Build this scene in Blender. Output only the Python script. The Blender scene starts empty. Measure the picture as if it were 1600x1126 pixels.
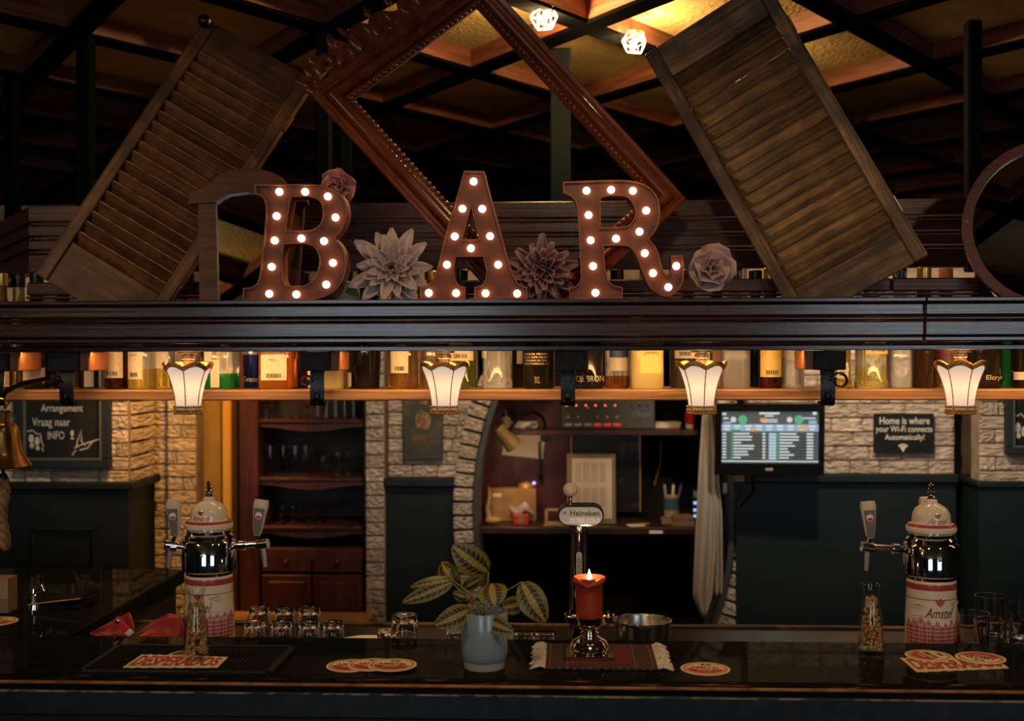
import bpy, bmesh, math, random
from mathutils import Vector, Matrix, Euler
from mathutils.geometry import tessellate_polygon

random.seed(7)
PI = math.pi
SC = bpy.context.scene
COL = SC.collection

# ------------------------------------------------------------------ camera
FPX = 1880.0
YAW, PITCH, ROLL = math.atan(90 / FPX), math.atan(13 / FPX), 0.0025
EYE = Vector((0, 0, 1.72))
_F = Vector((-math.sin(YAW) * math.cos(PITCH), math.cos(YAW) * math.cos(PITCH), -math.sin(PITCH)))
_R = Vector((math.cos(YAW), math.sin(YAW), 0))
_U = _R.cross(_F)
_R, _U = _R * math.cos(ROLL) - _U * math.sin(ROLL), _U * math.cos(ROLL) + _R * math.sin(ROLL)
cam_d = bpy.data.cameras.new('camera')
cam_d.sensor_width = 36.0
cam_d.lens = FPX / 1600 * 36
cam_d.dof.use_dof = True
cam_d.dof.focus_distance = 2.75
cam_d.dof.aperture_fstop = 3.5
cam = bpy.data.objects.new('camera', cam_d)
COL.objects.link(cam)
cam.matrix_world = Matrix(((_R.x, _U.x, -_F.x, EYE.x), (_R.y, _U.y, -_F.y, EYE.y), (_R.z, _U.z, -_F.z, EYE.z), (0, 0, 0, 1)))
SC.camera = cam

# ------------------------------------------------------------------ light and exposure
SC.view_settings.view_transform = 'Standard'
SC.view_settings.look = 'None'
SC.view_settings.gamma = 1.0
SC.view_settings.exposure = 0.0
SC.view_settings.use_curve_mapping = False
world = bpy.data.worlds.new('world')
SC.world = world
world.use_nodes = True
world.node_tree.nodes['Background'].inputs[0].default_value = (0.55, 0.75, 0.85, 1)
world.node_tree.nodes['Background'].inputs[1].default_value = 0.006


def area(name, loc, target, w, h, power, col):
    d = bpy.data.lights.new(name, 'AREA')
    d.shape = 'RECTANGLE'
    d.size, d.size_y, d.energy, d.color = w, h, power, col
    o = bpy.data.objects.new(name, d)
    COL.objects.link(o)
    o.location = loc
    o.rotation_euler = (Vector(target) - Vector(loc)).to_track_quat('-Z', 'Y').to_euler()
    return o


def point(name, loc, power, col, rad=0.02):
    d = bpy.data.lights.new(name, 'POINT')
    d.energy, d.color, d.shadow_soft_size = power, col, rad
    o = bpy.data.objects.new(name, d)
    COL.objects.link(o)
    o.location = loc
    return o


def spot(name, loc, target, power, col, angle=110, rad=.05):
    d = bpy.data.lights.new(name, 'SPOT')
    d.energy, d.color, d.shadow_soft_size, d.spot_size, d.spot_blend = power, col, rad, math.radians(angle), .6
    o = bpy.data.objects.new(name, d)
    COL.objects.link(o)
    o.location = loc
    o.rotation_euler = (Vector(target) - Vector(loc)).to_track_quat('-Z', 'Y').to_euler()
    return o


# unseen spots over the guests' side, added to warm the counter
for x_ in (-1.95, .1, 1.5):
    spot('counter_fill', (x_, 1.35, 2.66), (x_ * .62, 2.75, 1.40), 26, (1.0, .66, .34), 80)
# warm strip lamp under the canopy ledge, behind the front beam
area('shelf_strip_lamp', (-.1, 2.9, 1.719), (-.1, 2.99, 1.62), 3.7, .012, 8, (1.0, .58, .22))
# daylight through two windows of the street front behind the photographer
# unseen aisle spots, added to brighten the back wall; the amber one lights the pier
for px_, Y_, z_, tx_, tz_, w_, c_, an_ in ((300, 4.2, 2.2, 285, 1.45, 75, (1.0, .42, .06), 58), (140, 3.9, 2.2, 70, 1.62, 26, (1.0, .72, .48), 60), (1330, 3.75, 2.3, 1360, 1.62, 70, (1.0, .74, .5), 84), (690, 3.8, 2.25, 655, 1.6, 34, (1.0, .72, .48), 52)):
    spot('aisle_fill', ((px_ - 890) * Y_ / FPX, Y_, z_), ((tx_ - 890) * 4.85 / FPX, 4.85, tz_), w_, c_, an_, .04)
# unseen light added over the guests to brighten the ceiling the mirrors reflect
point('guest_ceiling_fill', (-2.1, .5, 2.45), 9, (1.0, .64, .28), .05)
area('window_daylight', (-1.45, -3.6, 1.95), (-0.5, 3, 1.7), 1.8, 1.6, 26, (0.78, 0.9, 1.0))
area('window_daylight', (2.75, -3.6, 1.95), (0.8, 3, 1.7), 1.8, 1.6, 26, (0.78, 0.9, 1.0))


# ------------------------------------------------------------------ helpers
def at(x, y, Y):
    d = _F * FPX + _R * (x - 800) + _U * (563 - y)
    return EYE + d * (Y / d.y)


def on(x, y, z):
    """point of the photograph's ray (x, y) that lies at height z"""
    d = _F * FPX + _R * (x - 800) + _U * (563 - y)
    return EYE + d * ((z - EYE.z) / d.z)


def wl(o):
    v = Vector((0, 0, 0))
    while o:
        v += o.location
        o = o.parent
    return v


def tag(o, label=None, cat=None, group=None, kind=None):
    if label: o['label'] = label
    if cat: o['category'] = cat
    if group: o['group'] = group
    if kind: o['kind'] = kind
    return o


def thing(name, label, cat, loc=(0, 0, 0), rot=None, group=None, kind=None):
    o = bpy.data.objects.new(name, None)
    COL.objects.link(o)
    o.location = loc
    o.empty_display_size = 0.02
    if rot is not None:
        if isinstance(rot, Matrix):
            o.rotation_euler = rot.to_euler()
        else:
            o.rotation_euler = rot
    return tag(o, label, cat, group, kind)


def inst(name, mesh, parent=None, loc=(0, 0, 0), rot=(0, 0, 0), scale=(1, 1, 1)):
    o = bpy.data.objects.new(name, mesh)
    COL.objects.link(o)
    o.parent = parent
    o.location, o.scale = loc, scale
    if isinstance(rot, Matrix):
        o.rotation_euler = rot.to_euler()
    else:
        o.rotation_euler = rot
    return o


def copy_tree(o, parent=None):
    c = o.copy()
    COL.objects.link(c)
    c.parent = parent
    for ch in list(o.children):
        copy_tree(ch, c)
    return c


class MB:
    def __init__(s):
        s.v, s.f, s.uv = [], [], None

    def add(s, vs, fs):
        n = len(s.v)
        s.v += [Vector(p) for p in vs]
        s.f += [[i + n for i in f] for f in fs]
        return s

    def box(s, x0, x1, y0, y1, z0, z1, bev=0.0, M=None):
        x0, x1 = min(x0, x1), max(x0, x1); y0, y1 = min(y0, y1), max(y0, y1); z0, z1 = min(z0, z1), max(z0, z1)
        if bev <= 0:
            vs = [(x, y, z) for z in (z0, z1) for y in (y0, y1) for x in (x0, x1)]
            fs = [(0, 2, 3, 1), (4, 5, 7, 6), (0, 1, 5, 4), (2, 6, 7, 3), (0, 4, 6, 2), (1, 3, 7, 5)]
        else:
            b = min(bev, (x1 - x0) * .45, (y1 - y0) * .45, (z1 - z0) * .45)
            bm = bmesh.new()
            bmesh.ops.create_cube(bm, size=1)
            for v in bm.verts:
                v.co = Vector(((x0 + x1) / 2 + v.co.x * (x1 - x0), (y0 + y1) / 2 + v.co.y * (y1 - y0), (z0 + z1) / 2 + v.co.z * (z1 - z0)))
            bmesh.ops.bevel(bm, geom=bm.edges[:], offset=b, segments=1, affect='EDGES')
            bm.verts.index_update()
            vs = [v.co.copy() for v in bm.verts]
            fs = [[v.index for v in f.verts] for f in bm.faces]
            bm.free()
        if M is not None:
            vs = [M @ Vector(p) for p in vs]
        return s.add(vs, fs)

    def lathe(s, prof, seg=32, c=(0, 0, 0), n=None, sx=1, sy=1, cap=True, M=None):
        """prof: (r, z) from bottom to top; n: superellipse exponent for squarish sections"""
        vs, fs = [], []
        for r, z in prof:
            for k in range(seg):
                t = 2 * PI * (k + .5) / seg
                ct, st = math.cos(t), math.sin(t)
                q = 1.0
                if n: q = (abs(ct) ** n + abs(st) ** n) ** (-1 / n)
                vs.append(Vector((c[0] + r * q * ct * sx, c[1] + r * q * st * sy, c[2] + z)))
        for i in range(len(prof) - 1):
            for k in range(seg):
                a, b = i * seg + k, i * seg + (k + 1) % seg
                fs.append((a, b, b + seg, a + seg))
        if cap:
            if prof[0][0] > 1e-6: fs.append(list(range(seg))[::-1])
            if prof[-1][0] > 1e-6: fs.append([(len(prof) - 1) * seg + k for k in range(seg)])
        if M is not None: vs = [M @ p for p in vs]
        return s.add(vs, fs)

    def tube(s, pts, r, seg=8, flat=1.0, closed=False, cap=True):
        pts = [Vector(p) for p in pts]
        n = len(pts)
        rs = r if isinstance(r, (list, tuple)) else [r] * n
        vs, fs = [], []
        up = None
        for i, p in enumerate(pts):
            if closed: d = pts[(i + 1) % n] - pts[i - 1]
            else: d = pts[min(i + 1, n - 1)] - pts[max(i - 1, 0)]
            if d.length < 1e-9: d = Vector((0, 0, 1))
            d.normalize()
            if up is None:
                up = Vector((0, 1, 0)) if abs(d.y) < .9 else Vector((1, 0, 0))
            sd = d.cross(up)
            if sd.length < 1e-6: sd = d.orthogonal()
            sd.normalize()
            up = sd.cross(d).normalized()
            for k in range(seg):
                t = 2 * PI * k / seg
                vs.append(p + sd * math.cos(t) * rs[i] + up * math.sin(t) * rs[i] * flat)
        for i in range(n if closed else n - 1):
            for k in range(seg):
                a, b = i * seg + k, i * seg + (k + 1) % seg
                j = ((i + 1) % n) * seg
                fs.append((a, b, j + (k + 1) % seg, j + k))
        if cap and not closed:
            fs.append(list(range(seg))[::-1])
            fs.append([(n - 1) * seg + k for k in range(seg)])
        return s.add(vs, fs)

    def ball(s, c, r, seg=12, ring=8, sc=(1, 1, 1)):
        c = Vector(c)
        vs = [c + Vector((0, 0, -r * sc[2]))]
        for i in range(1, ring):
            t = PI * i / ring
            for k in range(seg):
                a = 2 * PI * k / seg
                vs.append(c + Vector((r * math.sin(t) * math.cos(a) * sc[0], r * math.sin(t) * math.sin(a) * sc[1], -r * math.cos(t) * sc[2])))
        vs.append(c + Vector((0, 0, r * sc[2])))
        fs = []
        for k in range(seg):
            fs.append((0, 1 + (k + 1) % seg, 1 + k))
            fs.append((len(vs) - 1, len(vs) - 1 - seg + k, len(vs) - 1 - seg + (k + 1) % seg))
        for i in range(ring - 2):
            for k in range(seg):
                a, b = 1 + i * seg + k, 1 + i * seg + (k + 1) % seg
                fs.append((a, b, b + seg, a + seg))
        return s.add(vs, fs)

    def prism(s, loops, y0, y1, M=None):
        """loops: outer polygon then holes, each a list of (x, z); extruded along y from y0 (front) to y1"""
        if not isinstance(loops[0][0], (tuple, list, Vector)): loops = [loops]
        flat = [p for l in loops for p in l]
        tris = tessellate_polygon([[Vector((p[0], p[1], 0)) for p in l] for l in loops])
        n = len(flat)
        vs = [Vector((p[0], y0, p[1])) for p in flat] + [Vector((p[0], y1, p[1])) for p in flat]
        fs = []
        for t in tris:
            a, b, c = [flat[i] for i in t]
            cr = (b[0] - a[0]) * (c[1] - a[1]) - (b[1] - a[1]) * (c[0] - a[0])
            t = list(t) if cr > 0 else list(t)[::-1]
            fs.append(t); fs.append([i + n for i in t[::-1]])
        o = 0
        for l in loops:
            for i in range(len(l)):
                a, b = o + i, o + (i + 1) % len(l)
                fs.append((a, a + n, b + n, b))
            o += len(l)
        if M is not None: vs = [M @ p for p in vs]
        return s.add(vs, fs)

    def poly(s, pts, y, M=None):
        """flat face in the xz plane facing -y"""
        tris = tessellate_polygon([[Vector((p[0], p[1], 0)) for p in pts]])
        vs = [Vector((p[0], y, p[1])) for p in pts]
        fs = []
        for t in tris:
            a, b, c = [pts[i] for i in t]
            cr = (b[0] - a[0]) * (c[1] - a[1]) - (b[1] - a[1]) * (c[0] - a[0])
            fs.append(list(t) if cr > 0 else list(t)[::-1])
        if M is not None: vs = [M @ p for p in vs]
        return s.add(vs, fs)

    def stroke(s, pts, w, y):
        """flat line of width w in the xz plane"""
        pts = [Vector((p[0], p[1])) for p in pts]
        L, Rr = [], []
        for i, p in enumerate(pts):
            d = pts[min(i + 1, len(pts) - 1)] - pts[max(i - 1, 0)]
            d.normalize()
            nn = Vector((-d.y, d.x)) * w / 2
            L.append(p + nn); Rr.append(p - nn)
        vs = [(q.x, y, q.y) for q in L] + [(q.x, y, q.y) for q in Rr]
        n = len(pts)
        return s.add(vs, [(i + n, i + 1 + n, i + 1, i) for i in range(n - 1)])

    def xform(s, M):
        s.v = [M @ p for p in s.v]
        return s

    def mesh(s, name, mat, smooth=35):
        me = bpy.data.meshes.new(name)
        me.from_pydata([tuple(p) for p in s.v], [], s.f)
        me.validate()
        me.update()
        if mat is not None: me.materials.append(mat)
        if smooth:
            me.shade_smooth()
            me.set_sharp_from_angle(angle=math.radians(smooth))
        return me

    def build(s, name, mat, parent=None, world=False, smooth=35):
        if world and parent is not None:
            w = wl(parent)
            s.v = [p - w for p in s.v]
        o = bpy.data.objects.new(name, s.mesh(name, mat, smooth))
        COL.objects.link(o)
        o.parent = parent
        return o

    def single(s, name, mat, label, cat, group=None, kind=None, smooth=35):
        """a top-level thing that is one mesh: origin at the centre of its base"""
        xs = [p.x for p in s.v]; ys = [p.y for p in s.v]; zs = [p.z for p in s.v]
        c = Vector(((min(xs) + max(xs)) / 2, (min(ys) + max(ys)) / 2, min(zs)))
        s.v = [p - c for p in s.v]
        o = s.build(name, mat, None, smooth=smooth)
        o.location = c
        return tag(o, label, cat, group, kind)


def arc(cx, cy, r, a0, a1, n=12, ry=None):
    ry = r if ry is None else ry
    return [(cx + r * math.cos(math.radians(a0 + (a1 - a0) * i / n)), cy + ry * math.sin(math.radians(a0 + (a1 - a0) * i / n))) for i in range(n + 1)]


def text_geo(txt, w=None, h=None, shear=0.0, bold=0.0):
    """filled outline of a word as (verts 2D, faces), box fitted to w x h and centred"""
    cu = bpy.data.curves.new('t', 'FONT')
    cu.body = txt
    cu.shear = shear
    cu.offset = bold
    cu.resolution_u = 3
    ob = bpy.data.objects.new('t', cu)
    me = bpy.data.meshes.new_from_object(ob)
    vs = [(v.co.x, v.co.y) for v in me.vertices]
    fs = [list(p.vertices) for p in me.polygons]
    bpy.data.objects.remove(ob); bpy.data.meshes.remove(me); bpy.data.curves.remove(cu)
    x0, x1 = min(p[0] for p in vs), max(p[0] for p in vs)
    y0, y1 = min(p[1] for p in vs), max(p[1] for p in vs)
    sx = w / (x1 - x0) if w else None
    sy = h / (y1 - y0) if h else None
    sx = sx or sy; sy = sy or sx
    return [((p[0] - (x0 + x1) / 2) * sx, (p[1] - (y0 + y1) / 2) * sy) for p in vs], fs


def add_text(mb, txt, cx, cz, y, w=None, h=None, shear=0, bold=0, fn=None):
    vs, fs = text_geo(txt, w, h, shear, bold)
    if fn is None: fn = lambda x, z: (cx + x, y, cz + z)
    return mb.add([fn(x, z) for x, z in vs], fs)


# ------------------------------------------------------------------ materials
MATS = {}


def nodes(name):
    m = bpy.data.materials.new(name)
    m.use_nodes = True
    nt = m.node_tree
    b = nt.nodes['Principled BSDF']
    MATS[name] = m
    return m, nt, b


def N(nt, t, **kw):
    n = nt.nodes.new(t)
    for k, v in kw.items():
        if k.startswith('i_'):
            k = k[2:]
            n.inputs[int(k) if k.isdigit() else k.replace('_', ' ')].default_value = v
        else:
            setattr(n, k, v)
    return n


def ramp(nt, src, stops):
    r = N(nt, 'ShaderNodeValToRGB')
    e = r.color_ramp.elements
    while len(e) < len(stops): e.new(0.5)
    for el, (p, c) in zip(e, stops):
        el.position = p
        el.color = tuple(c) + (1,) if len(c) == 3 else c
    if src is not None: nt.links.new(src, r.inputs[0])
    return r


def pm(name, col, rough=.5, metal=0.0, trans=0.0, ior=1.45, emis=None, es=0.0, bump=None, noise=None, coat=0.0, spec=.5, sss=0.0, rnd=0.0):
    if name in MATS: return MATS[name]
    m, nt, b = nodes(name)
    I = b.inputs
    I['Base Color'].default_value = tuple(col) + (1,)
    I['Roughness'].default_value = rough
    I['Metallic'].default_value = metal
    I['Transmission Weight'].default_value = trans
    I['IOR'].default_value = ior
    I['Coat Weight'].default_value = coat
    I['Specular IOR Level'].default_value = spec
    if sss:
        I['Subsurface Weight'].default_value = sss
        I['Subsurface Radius'].default_value = (.02, .008, .004)
    if emis:
        I['Emission Color'].default_value = tuple(emis) + (1,)
        I['Emission Strength'].default_value = es
    tc = None
    out = None
    if noise or bump or rnd: tc = N(nt, 'ShaderNodeTexCoord')
    vec = tc.outputs['Object'] if tc else None
    if rnd:
        oi0 = N(nt, 'ShaderNodeObjectInfo')
        mu0 = N(nt, 'ShaderNodeMath', operation='MULTIPLY', i_1=53.0)
        ad0 = N(nt, 'ShaderNodeVectorMath', operation='ADD')
        nt.links.new(oi0.outputs['Random'], mu0.inputs[0]); nt.links.new(vec, ad0.inputs[0]); nt.links.new(mu0.outputs[0], ad0.inputs[1])
        vec = ad0.outputs[0]
    if noise:
        sc, c2 = noise[0], noise[1]
        n = N(nt, 'ShaderNodeTexNoise', i_Scale=sc, i_Detail=5.0)
        nt.links.new(vec, n.inputs['Vector'])
        lo, hi = noise[2] if len(noise) > 2 else (.38, .65)
        r = ramp(nt, n.outputs['Fac'], [(lo, col), (hi, c2)])
        out = r.outputs[0]
    if rnd:
        oi = N(nt, 'ShaderNodeObjectInfo')
        mp = N(nt, 'ShaderNodeMapRange', i_3=1 - rnd, i_4=1 + rnd)
        nt.links.new(oi.outputs['Random'], mp.inputs[0])
        hs = N(nt, 'ShaderNodeHueSaturation')
        hs.inputs['Color'].default_value = tuple(col) + (1,)
        if out: nt.links.new(out, hs.inputs['Color'])
        nt.links.new(mp.outputs[0], hs.inputs['Value'])
        out = hs.outputs[0]
    if out: nt.links.new(out, I['Base Color'])
    if bump:
        n2 = N(nt, 'ShaderNodeTexNoise', i_Scale=bump[0], i_Detail=6.0)
        nt.links.new(vec, n2.inputs['Vector'])
        bp = N(nt, 'ShaderNodeBump', i_Strength=bump[1], i_Distance=bump[2] if len(bump) > 2 else .004)
        nt.links.new(n2.outputs['Fac'], bp.inputs['Height'])
        nt.links.new(bp.outputs[0], I['Normal'])
    return m


def wood(name, c1, c2, rough=.4, sc=(4, 60, 60), bump=.3, rnd=.25, spec=.5, dark=None, dist=.002, coat=0.0):
    if name in MATS: return MATS[name]
    m, nt, b = nodes(name)
    tc = N(nt, 'ShaderNodeTexCoord')
    oi = N(nt, 'ShaderNodeObjectInfo')
    mp = N(nt, 'ShaderNodeMapping')
    mp.inputs['Scale'].default_value = sc
    add = N(nt, 'ShaderNodeVectorMath', operation='ADD')
    mul = N(nt, 'ShaderNodeMath', operation='MULTIPLY', i_1=37.0)
    nt.links.new(oi.outputs['Random'], mul.inputs[0])
    nt.links.new(tc.outputs['Object'], mp.inputs['Vector'])
    nt.links.new(mp.outputs[0], add.inputs[0])
    nt.links.new(mul.outputs[0], add.inputs[1])
    n = N(nt, 'ShaderNodeTexNoise', i_Scale=1.0, i_Detail=7.0, i_Roughness=.6, i_Distortion=.6)
    nt.links.new(add.outputs[0], n.inputs['Vector'])
    r = ramp(nt, n.outputs['Fac'], [(.35, c1), (.65, c2)])
    out = r.outputs[0]
    if dark:
        n3 = N(nt, 'ShaderNodeTexNoise', i_Scale=9.0, i_Detail=4.0)
        nt.links.new(tc.outputs['Object'], n3.inputs['Vector'])
        r3 = ramp(nt, n3.outputs['Fac'], [(.4, (0, 0, 0)), (.62, (1, 1, 1))])
        mx = N(nt, 'ShaderNodeMix', data_type='RGBA')
        nt.links.new(r3.outputs[0], mx.inputs[0])
        nt.links.new(out, mx.inputs[6])
        mx.inputs[7].default_value = tuple(dark) + (1,)
        out = mx.outputs[2]
    if rnd:
        m2 = N(nt, 'ShaderNodeMapRange', i_3=1 - rnd, i_4=1 + rnd)
        nt.links.new(oi.outputs['Random'], m2.inputs[0])
        hs = N(nt, 'ShaderNodeHueSaturation')
        nt.links.new(out, hs.inputs['Color'])
        nt.links.new(m2.outputs[0], hs.inputs['Value'])
        out = hs.outputs[0]
    nt.links.new(out, b.inputs['Base Color'])
    b.inputs['Roughness'].default_value = rough
    b.inputs['Specular IOR Level'].default_value = spec
    b.inputs['Coat Weight'].default_value = coat
    b.inputs['Coat Roughness'].default_value = .16
    if bump:
        bp = N(nt, 'ShaderNodeBump', i_Strength=bump, i_Distance=dist)
        nt.links.new(n.outputs['Fac'], bp.inputs['Height'])
        nt.links.new(bp.outputs[0], b.inputs['Normal'])
    return m


def glow(name, col, strength):
    if name in MATS: return MATS[name]
    m, nt, b = nodes(name)
    b.inputs['Base Color'].default_value = (0.02, 0.02, 0.02, 1)
    b.inputs['Emission Color'].default_value = tuple(col) + (1,)
    b.inputs['Emission Strength'].default_value = strength
    return m


def bottle_glass(name, clear, liquid, fill, trans=.9, rough=.03):
    """tinted glass; below the fill height the colour of the drink"""
    m, nt, b = nodes(name)
    tc = N(nt, 'ShaderNodeTexCoord')
    sp = N(nt, 'ShaderNodeSeparateXYZ')
    nt.links.new(tc.outputs['Object'], sp.inputs[0])
    gt = N(nt, 'ShaderNodeMath', operation='GREATER_THAN', i_1=fill)
    nt.links.new(sp.outputs['Z'], gt.inputs[0])
    mx = N(nt, 'ShaderNodeMix', data_type='RGBA')
    nt.links.new(gt.outputs[0], mx.inputs[0])
    mx.inputs[6].default_value = tuple(liquid) + (1,)
    mx.inputs[7].default_value = tuple(clear) + (1,)
    nt.links.new(mx.outputs[2], b.inputs['Base Color'])
    b.inputs['Transmission Weight'].default_value = trans
    b.inputs['Roughness'].default_value = rough
    b.inputs['IOR'].default_value = 1.33
    return m


def label_paper(name, base, ink, lines=260.0):
    """paper with rows of small print"""
    if name in MATS: return MATS[name]
    m, nt, b = nodes(name)
    tc = N(nt, 'ShaderNodeTexCoord')
    sp = N(nt, 'ShaderNodeSeparateXYZ')
    nt.links.new(tc.outputs['Object'], sp.inputs[0])
    w = N(nt, 'ShaderNodeMath', operation='MULTIPLY', i_1=lines * 2 * PI)
    nt.links.new(sp.outputs['Z'], w.inputs[0])
    si = N(nt, 'ShaderNodeMath', operation='SINE')
    nt.links.new(w.outputs[0], si.inputs[0])
    g = N(nt, 'ShaderNodeMath', operation='GREATER_THAN', i_1=.35)
    nt.links.new(si.outputs[0], g.inputs[0])
    mp = N(nt, 'ShaderNodeMapping')
    mp.inputs['Scale'].default_value = (260, 260, 90)
    nt.links.new(tc.outputs['Object'], mp.inputs['Vector'])
    nz = N(nt, 'ShaderNodeTexNoise', i_Scale=1.0, i_Detail=2.0)
    nt.links.new(mp.outputs[0], nz.inputs['Vector'])
    g2 = N(nt, 'ShaderNodeMath', operation='GREATER_THAN', i_1=.52)
    nt.links.new(nz.outputs['Fac'], g2.inputs[0])
    mu = N(nt, 'ShaderNodeMath', operation='MULTIPLY')
    nt.links.new(g.outputs[0], mu.inputs[0]); nt.links.new(g2.outputs[0], mu.inputs[1])
    m6 = N(nt, 'ShaderNodeMath', operation='MULTIPLY', i_1=.55)
    nt.links.new(mu.outputs[0], m6.inputs[0])
    mx = N(nt, 'ShaderNodeMix', data_type='RGBA')
    nt.links.new(m6.outputs[0], mx.inputs[0])
    mx.inputs[6].default_value = tuple(base) + (1,)
    mx.inputs[7].default_value = tuple(ink) + (1,)
    nt.links.new(mx.outputs[2], b.inputs['Base Color'])
    b.inputs['Roughness'].default_value = .55
    return m


DARKWOOD = wood('dark_varnish', (.014, .007, .006), (.05, .02, .016), rough=.2, sc=(3, 90, 160), bump=.5, rnd=.2, dist=.0015, coat=.7)
RAILWOOD = wood('rail_varnish', (.026, .008, .007), (.06, .018, .014), spec=.3, rough=.34, sc=(3, 90, 160), bump=.4, rnd=.25)
SHUT = wood('shutter_wood', (.07, .026, .010), (.21, .085, .028), rough=.45, spec=.22, sc=(6, 40, 90), bump=.3, rnd=.3, dark=(.05, .020, .009))
SHUT2 = wood('weathered_wood', (.07, .038, .018), (.27, .15, .06), rough=.5, spec=.25, sc=(6, 40, 90), bump=.4, rnd=.45, dark=(.06, .036, .022))
MAHOG = wood('mahogany', (.10, .022, .009), (.21, .05, .02), rough=.24, sc=(30, 30, 8), bump=.08, rnd=.08)
CHERRY = wood('cherry_wood', (.042, .009, .003), (.11, .028, .009), spec=.3, rough=.4, sc=(8, 60, 60), bump=.15, rnd=.1)
SHELFW = wood('shelf_oak', (.2, .085, .028), (.46, .22, .075), rough=.5, sc=(4, 60, 110), bump=.5, rnd=.1)
LATT = wood('lattice_wood', (.10, .03, .014), (.26, .085, .035), rough=.55, sc=(30, 4, 40), bump=.2, rnd=.35)
TEAL = pm('teal_paint', (.004, .011, .015), rough=.5, bump=(60, .1))
POSTM = pm('post_paint', (.002, .004, .0045), rough=.7, spec=.06)
BLACK = pm('black_paint', (.006, .006, .007), rough=.35)
MATT = pm('matt_black', (.006, .006, .007), rough=.8, spec=.15)
IRON = pm('forged_iron', (.03, .031, .034), rough=.32, metal=.8, bump=(70, .25))
CHROME = pm('chrome', (.78, .78, .8), rough=.06, metal=1)
STEEL = pm('brushed_steel', (.5, .47, .43), rough=.25, metal=1)
BRASS = pm('brass', (.62, .36, .10), rough=.26, metal=1, noise=(12, (.42, .22, .05)))
GOLD = pm('gold_paint', (.6, .36, .1), rough=.4, metal=.5)
CLEAR = pm('clear_glass', (.97, .98, .98), rough=.0, trans=1.0, ior=1.4)
def thin_glass(name, tint):
    m, nt, b = nodes(name)
    tr = N(nt, 'ShaderNodeBsdfTransparent'); tr.inputs[0].default_value = tuple(tint) + (1,)
    gl_ = N(nt, 'ShaderNodeBsdfGlossy'); gl_.inputs['Roughness'].default_value = .02
    fr_ = N(nt, 'ShaderNodeMath', operation='MULTIPLY_ADD', i_1=.7, i_2=.03)
    lw_ = N(nt, 'ShaderNodeLayerWeight', i_Blend=.25); pw_ = N(nt, 'ShaderNodeMath', operation='POWER', i_1=1.5)
    nt.links.new(lw_.outputs['Facing'], pw_.inputs[0]); nt.links.new(pw_.outputs[0], fr_.inputs[0])
    mx = N(nt, 'ShaderNodeMixShader')
    nt.links.new(fr_.outputs[0], mx.inputs[0]); nt.links.new(tr.outputs[0], mx.inputs[1]); nt.links.new(gl_.outputs[0], mx.inputs[2])
    nt.links.new(mx.outputs[0], nt.nodes['Material Output'].inputs[0])
    return m


THIN = thin_glass('thin_glass', (.96, .97, .96))
MIRROR = pm('mirror_glass', (.85, .87, .86), rough=.01, metal=1)
CREAM = pm('cream_ceramic', (.74, .62, .47), rough=.12, coat=.4)
CREAMP = pm('cream_plastic', (.62, .5, .38), rough=.35)
GREYP = pm('grey_plastic', (.16, .14, .12), rough=.4)
PRINTR = pm('red_print', (.36, .055, .06), rough=.2)
PRINTP = pm('pink_print', (.58, .31, .27), rough=.2)
PAPER = pm('paper', (.75, .66, .55), rough=.7)
WHITE = pm('white_print', (.72, .72, .7), rough=.6)
CHALK = pm('chalk', (.55, .56, .55), rough=.9, noise=(160, (.25, .27, .27)))
INK = pm('black_ink', (.01, .01, .01), rough=.6)
RED = pm('signal_red', (.55, .02, .02), rough=.45)
BRICK = pm('painted_brick', (.46, .39, .34), rough=.85, noise=(3.2, (.68, .6, .53), (.35, .65)), bump=(4.0, 1.0, .045), rnd=.16)
MORTAR = pm('mortar', (.30, .25, .205), rough=.9, noise=(14, (.2, .16, .13)), bump=(40, .6))

UNIT = MB().box(-.5, .5, -.5, .5, -.5, .5, .07).mesh('brick', BRICK, 30)

# ------------------------------------------------------------------ room shell
FX0, FX1, FY0, FY1 = -4.6, 4.6, -4.2, 9.2
flo = MB().box(FX0, FX1, FY0, FY1, -.05, 0).build('floor', pm('floor_dark', (.03, .02, .015), rough=.5, noise=(3, (.05, .03, .02))))
tag(flo, 'dark floor of the bar room', kind='structure')

LZ = 2.72           # underside of the timber lattice
CZ = LZ + .06
cei = MB().box(FX0, FX1, FY0, FY1, CZ, CZ + .04).build('ceiling', pm('ochre_plaster', (.48, .33, .11), rough=.85, noise=(5, (.38, .26, .085)), bump=(55, .9, .01)))
tag(cei, 'ochre textured plaster ceiling above the timber lattice', kind='structure')
cei_mesh = {}
N0 = Vector((0.055, 3.7))
DA, DB = Vector((.40, -.58)), Vector((.40, .58))
for dirv, dz, nm in ((DA, 0, 'A'), (DB, .0012, 'B')):
    du = dirv.normalized()
    perp = Vector((-du.y, du.x)) * .029
    for k in range(-16, 17):
        o = N0 + Vector((.80 * k, 0))
        # clip to the room
        ts = []
        t0, t1 = -30.0, 30.0
        for c, lo, hi in ((0, FX0 + .05, FX1 - .05), (1, FY0 + .05, FY1 - .05)):
            a, b = (lo - o[c]) / du[c], (hi - o[c]) / du[c]
            t0, t1 = max(t0, min(a, b)), min(t1, max(a, b))
        if t1 - t0 < .3: continue
        L = t1 - t0
        c = o + du * (t0 + t1) / 2
        mb = MB().box(-.036, .036, -L / 2, L / 2, 0, .065 - dz, .002)
        b = mb.build('lattice_beam', LATT, cei)
        b.location = (c.x, c.y, LZ + dz)
        b.rotation_euler = (0, 0, math.atan2(-du.x, du.y))
        MB().box(-.0375, .0375, -L / 2, L / 2, -.012, .0, .001).build('batten', pm('batten_black', (.003, .003, .003), rough=.9, spec=.0), b)

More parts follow.
